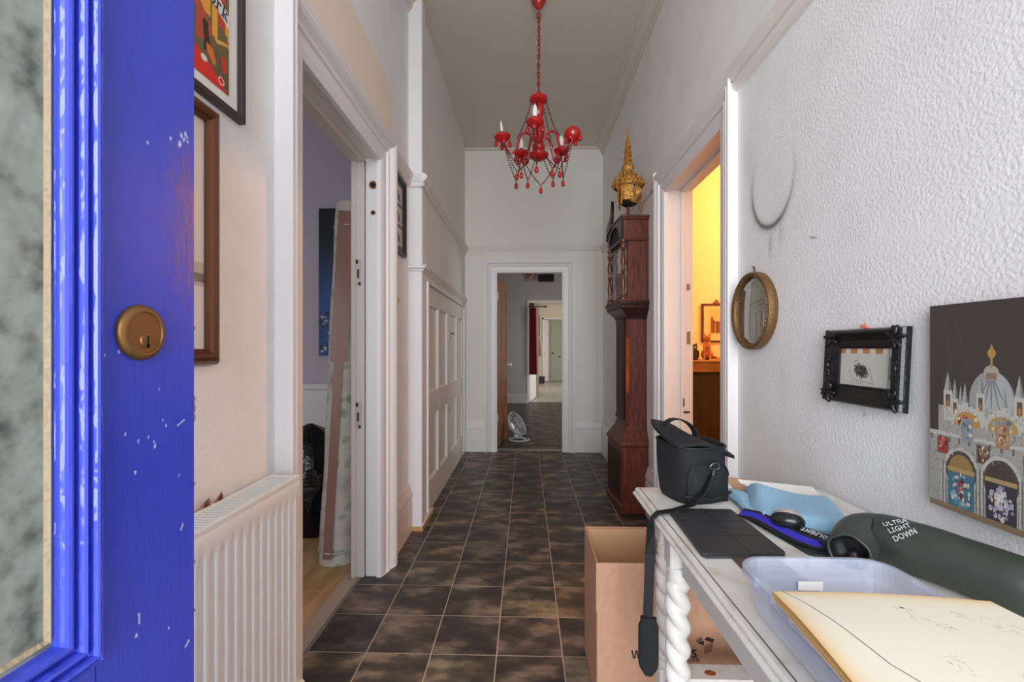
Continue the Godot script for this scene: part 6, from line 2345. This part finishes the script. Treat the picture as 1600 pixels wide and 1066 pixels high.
	glow.emission = rgb(255, 190, 100)
	glow.emission_energy_multiplier = 3.0
	part("lamp_bulb", b, glow, t)
	b = mb()
	b.lathe([[0.0, 0.05], [0.02, 0.055], [0.022, 0.09], [0.004, 0.1], [0.004, 0.95], [0.05, 0.95]], 12)
	part("lamp_flex", b, M.plastic_white, t)
	var l := OmniLight3D.new()
	l.name = "lamp_light"
	l.light_color = LAMP_COLOR
	l.light_energy = LAMP_ENERGY
	l.omni_range = 12.0
	l.omni_attenuation = 2.0
	l.light_size = 0.05
	l.shadow_enabled = true
	t.add_child(l)

func im_town(t: Node3D):
	var im := new_img(200, 150, rgb(226, 200, 150))
	irect(im, 0.12, 0.12, 0.76, 0.7, rgb(214, 184, 130))
	var r := RandomNumberGenerator.new()
	r.seed = 14
	for i in 16:
		var x := 0.16 + 0.04 * i
		var h := r.randf_range(0.12, 0.34)
		irect(im, x, 0.72 - h, 0.06, h + 0.06, [rgb(150, 84, 46), rgb(110, 84, 60), rgb(176, 118, 70), rgb(92, 76, 66)][i % 4])
		ipoly(im, [[x - 0.005, 0.72 - h], [x + 0.03, 0.66 - h], [x + 0.065, 0.72 - h]], rgb(128, 62, 40))
	irect(im, 0.66, 0.3, 0.025, 0.4, rgb(120, 110, 96))
	ipoly(im, [[0.655, 0.3], [0.672, 0.18], [0.69, 0.3]], rgb(96, 92, 84))
	flat_print(t, "town_print", P(1.915, 1.27, 4.992), Vector3(1, 0, 0), 0.51, 0.39, img_mat(im, 0.4), Vector3(0, 0, 1))

# ---------------------------------------------------------------- seen through the end doorway
func far_rooms():
	# pine door swung into the kitchen
	var t := thing("pine_door", "orange brown panelled pine door standing open in the end doorway", "door", P(-0.335, 0.008, FAR + 0.16), 1.46)
	# local x runs along the leaf from its hinges
	var b := mb()
	for q in [[0.0, 0.1], [0.33, 0.43], [0.65, 0.75]]:
		b.box(Vector3(q[0], 0, -0.036), Vector3(q[1], 2.03, 0.0), 0.003)
	for q in [[0.0, 0.2], [0.78, 0.98], [1.9, 2.03]]:
		for s in [[0.098, 0.332], [0.428, 0.652]]:
			b.box(Vector3(s[0], q[0], -0.035), Vector3(s[1], q[1], -0.001), 0.002)
	var leaf := part("door_leaf", b, M.pine, t)
	for s in [[0.1, 0.33], [0.43, 0.65]]:
		for q in [[0.2, 0.78], [0.98, 1.9]]:
			b = mb()
			b.box(Vector3(s[0] - 0.004, q[0] - 0.004, -0.024), Vector3(s[1] + 0.004, q[1] + 0.004, -0.012), 0.0)
			part("door_panel", b, M.pine, leaf)
	b = mb()
	for s in [-1.0, 1.0]:
		b.tube([Vector3(0.7, 0.96, -0.018 + 0.018 * s), Vector3(0.7, 0.96, -0.018 + 0.055 * s)], 0.008, 8)
		b.ball(Vector3(0.7, 0.96, -0.018 + 0.07 * s), Vector3(0.026, 0.026, 0.02), 12, 8)
	part("knob", b, M.plastic_white, t, "white knob")
	b = mb()
	for y in [0.3, 1.75]:
		b.box(Vector3(-0.008, y, -0.03), Vector3(0.002, y + 0.1, 0.006), 0.001)
	part("hinge", b, mat(rgb(206, 196, 184), 0.4, 0.3), t)
	# dish heater on the floor
	t = thing("dish_heater", "white round dish heater on a wire foot on the kitchen floor", "heater", P(-0.12, 0.0, 5.88), 0.0)
	b = mb()
	var tilt := Transform3D(Basis(Vector3.BACK, 0.3) * Basis(Vector3.UP, 1.15) * Basis(Vector3.RIGHT, PI / 2 - 0.3), Vector3(0.0, 0.215, 0.0))
	b.x = tilt
	b.lathe([[0.0, -0.1], [0.05, -0.098], [0.11, -0.075], [0.15, -0.03], [0.162, 0.0], [0.165, 0.012], [0.158, 0.014]], 36)
	part("dish", b, M.plastic_white, t)
	b = mb()
	b.x = tilt
	b.lathe([[0.156, 0.004], [0.12, -0.04], [0.06, -0.07], [0.0, -0.078]], 32)
	part("reflector", b, mat(rgb(190, 192, 200), 0.15, 0.9), t, "shiny reflector")
	b = mb()
	b.x = tilt
	for r in [0.05, 0.085, 0.12, 0.15]:
		var pts := []
		for i in 29: pts.append(Vector3(cos(TAU * i / 28) * r, 0.016 + 0.02 * (1.0 - r / 0.16), sin(TAU * i / 28) * r))
		b.tube(pts, 0.0022, 5, false)
	for i in 12:
		var a := TAU * i / 12
		b.tube([Vector3(cos(a) * 0.02, 0.034, sin(a) * 0.02), Vector3(cos(a) * 0.1, 0.026, sin(a) * 0.1), Vector3(cos(a) * 0.16, 0.012, sin(a) * 0.16)], 0.0018, 5)
	part("guard", b, mat(rgb(206, 206, 212), 0.3), t)
	b = mb()
	b.x = tilt
	b.tube([Vector3(-0.06, -0.02, 0), Vector3(0.06, -0.02, 0)], 0.012, 10)
	part("heating_element", b, M.plastic_grey, t)
	b = mb()
	var foot := []
	for i in 25: foot.append(Vector3(cos(TAU * i / 24) * 0.13 + 0.03, 0.008, sin(TAU * i / 24) * 0.1))
	b.tube(foot, 0.008, 7, false)
	b.tube([Vector3(-0.04, 0.008, -0.08), Vector3(-0.02, 0.07, -0.03), Vector3(0, 0.1, 0.0)], 0.009, 7)
	b.tube([Vector3(0.12, 0.008, 0.07), Vector3(0.06, 0.05, 0.03), Vector3(0, 0.1, 0.0)], 0.009, 7)
	b.ball(Vector3(0.0, 0.07, 0.0), Vector3(0.04, 0.05, 0.04), 12, 8)
	part("foot", b, M.plastic_white, t)
	# red curtain on a rod beside the opening at the back of the kitchen
	t = thing("red_curtain", "long dark red curtain on a black rod at the back of the kitchen", "curtain", P(0.14, 0.62, 9.7))
	b = mb(t)
	var rows := []
	for i in 13:
		var v := i / 12.0
		var row := []
		for j in 41:
			var u := j / 40.0
			row.append(P(0.065 + (0.155 + 0.02 * (1.0 - v)) * u, 0.62 + 1.42 * v, 9.71 + 0.022 * sin(u * 26.0 + v)))
		rows.append(row)
	b.grid(rows)
	var back := []
	for r in rows:
		var row := []
		for p in r: row.append(p + Vector3(0, 0, -0.006))
		back.append(row)
	b.grid(back)
	b.grid([rows[0], back[0]])
	part("curtain_cloth", b, mat(rgb(128, 12, 20), 0.8), t)
	b = mb(t)
	b.tube([P(0.04, 2.07, 9.71), P(0.42, 2.07, 9.71)], 0.011, 8)
	b.ball(P(0.42, 2.07, 9.71), 0.022, 8, 6)
	b.tube([P(0.14, 2.07, 9.71), P(0.14, 2.13, 9.73), P(0.16, 2.15, 9.79)], 0.008, 6)
	part("curtain_rod", b, M.dark, t)
	# dark grille high on the kitchen wall
	t = thing("wall_grille", "dark rectangular grille high on the kitchen wall above the opening", "vent", P(0.43, 2.61, 9.79))
	b = mb(t)
	b.box(P(0.27, 2.61, 9.765), P(0.6, 2.77, 9.8), 0.004)
	part("grille_body", b, M.dark, t)
	b = mb(t)
	for k in 6: b.box(P(0.28, 2.63 + 0.022 * k, 9.758), P(0.59, 2.64 + 0.022 * k, 9.766), 0.001)
	part("grille_slat", b, mat(rgb(34, 30, 28), 0.5), t)
	# white door folded back and the things along the back room's left wall
	b = mb()
	var q0 := P(0.07, 0, 10.02)
	b.x = Transform3D(Basis(Vector3.UP, PI / 2 - 0.16), q0)
	b.box(Vector3(0.0, 0.01, -0.02), Vector3(0.95, 2.05, 0.02), 0.004)
	var wd := part("white_door", b, M.gloss_white, self)
	tag(wd, "plain white door folded back behind the red curtain", "door")
	t = thing("hall_mirror", "narrow dark framed mirror on the side wall of the back room", "mirror", P(0.36, 1.55, 13.2))
	b = mb(t)
	b.box(P(0.34, 1.5, 12.8), P(0.38, 2.1, 13.5), 0.006)
	part("frame", b, M.dark, t)
	b = mb(t)
	b.box(P(0.381, 1.56, 12.86), P(0.384, 2.04, 13.44), 0.0)
	part("glass", b, M.mirror, t)
	t = thing("hanging_coat", "reddish coat hanging on the side wall of the back room", "coat", P(0.38, 0.9, 14.6))
	b = mb(t)
	rows = []
	for i in 9:
		var v := i / 8.0
		var row := []
		for j in 17:
			var a := TAU * j / 16
			row.append(P(0.41 + 0.06 * cos(a) * (1.0 - 0.5 * v * v), 0.92 + 0.55 * v, 14.6 + (0.26 - 0.12 * v) * sin(a) * (1.0 + 0.06 * sin(a * 7))))
		rows.append(row)
	b.grid(rows)
	b.cap(rows[8], P(0.4, 1.5, 14.6))
	part("coat_cloth", b, mat(rgb(126, 66, 54), 0.85), t)
	t = thing("floor_box", "small dark box on the floor at the end of the back room", "box", P(0.5, 0, 15.5))
	b = mb(t)
	b.box(P(0.36, 0.0, 15.2), P(0.62, 0.2, 15.6), 0.01)
	b.box(P(0.355, 0.18, 15.19), P(0.625, 0.215, 15.61), 0.006)
	part("box_body", b, mat(rgb(48, 40, 40), 0.7), t)
	# the two doors in the furthest doorway
	t = thing("panelled_door", "narrow white panelled door edge in the furthest doorway", "door", P(0.74, 0, 16.2))
	b = mb(t)
	b.box(P(0.63, 0.01, 16.16), P(0.86, 2.18, 16.2), 0.004)
	for k in 4: b.box(P(0.67, 0.16 + 0.5 * k, 16.15), P(0.82, 0.56 + 0.5 * k, 16.162), 0.006)
	part("door_leaf", b, M.gloss_white, t)
	t = thing("green_door", "pale grey green door with a small knob in the furthest doorway", "door", P(1.15, 0, 16.1))
	b = mb(t)
	b.box(P(0.862, 0.01, 16.06), P(1.49, 2.18, 16.1), 0.004)
	part("door_leaf", b, mat(rgb(150, 156, 138), 0.5), t)
	b = mb(t)
	b.ball(P(0.93, 1.0, 16.04), 0.03, 10, 8)
	b.box(P(1.12, 0.86, 16.05), P(1.22, 0.89, 16.06), 0.004)
	part("knob", b, M.dark, t)
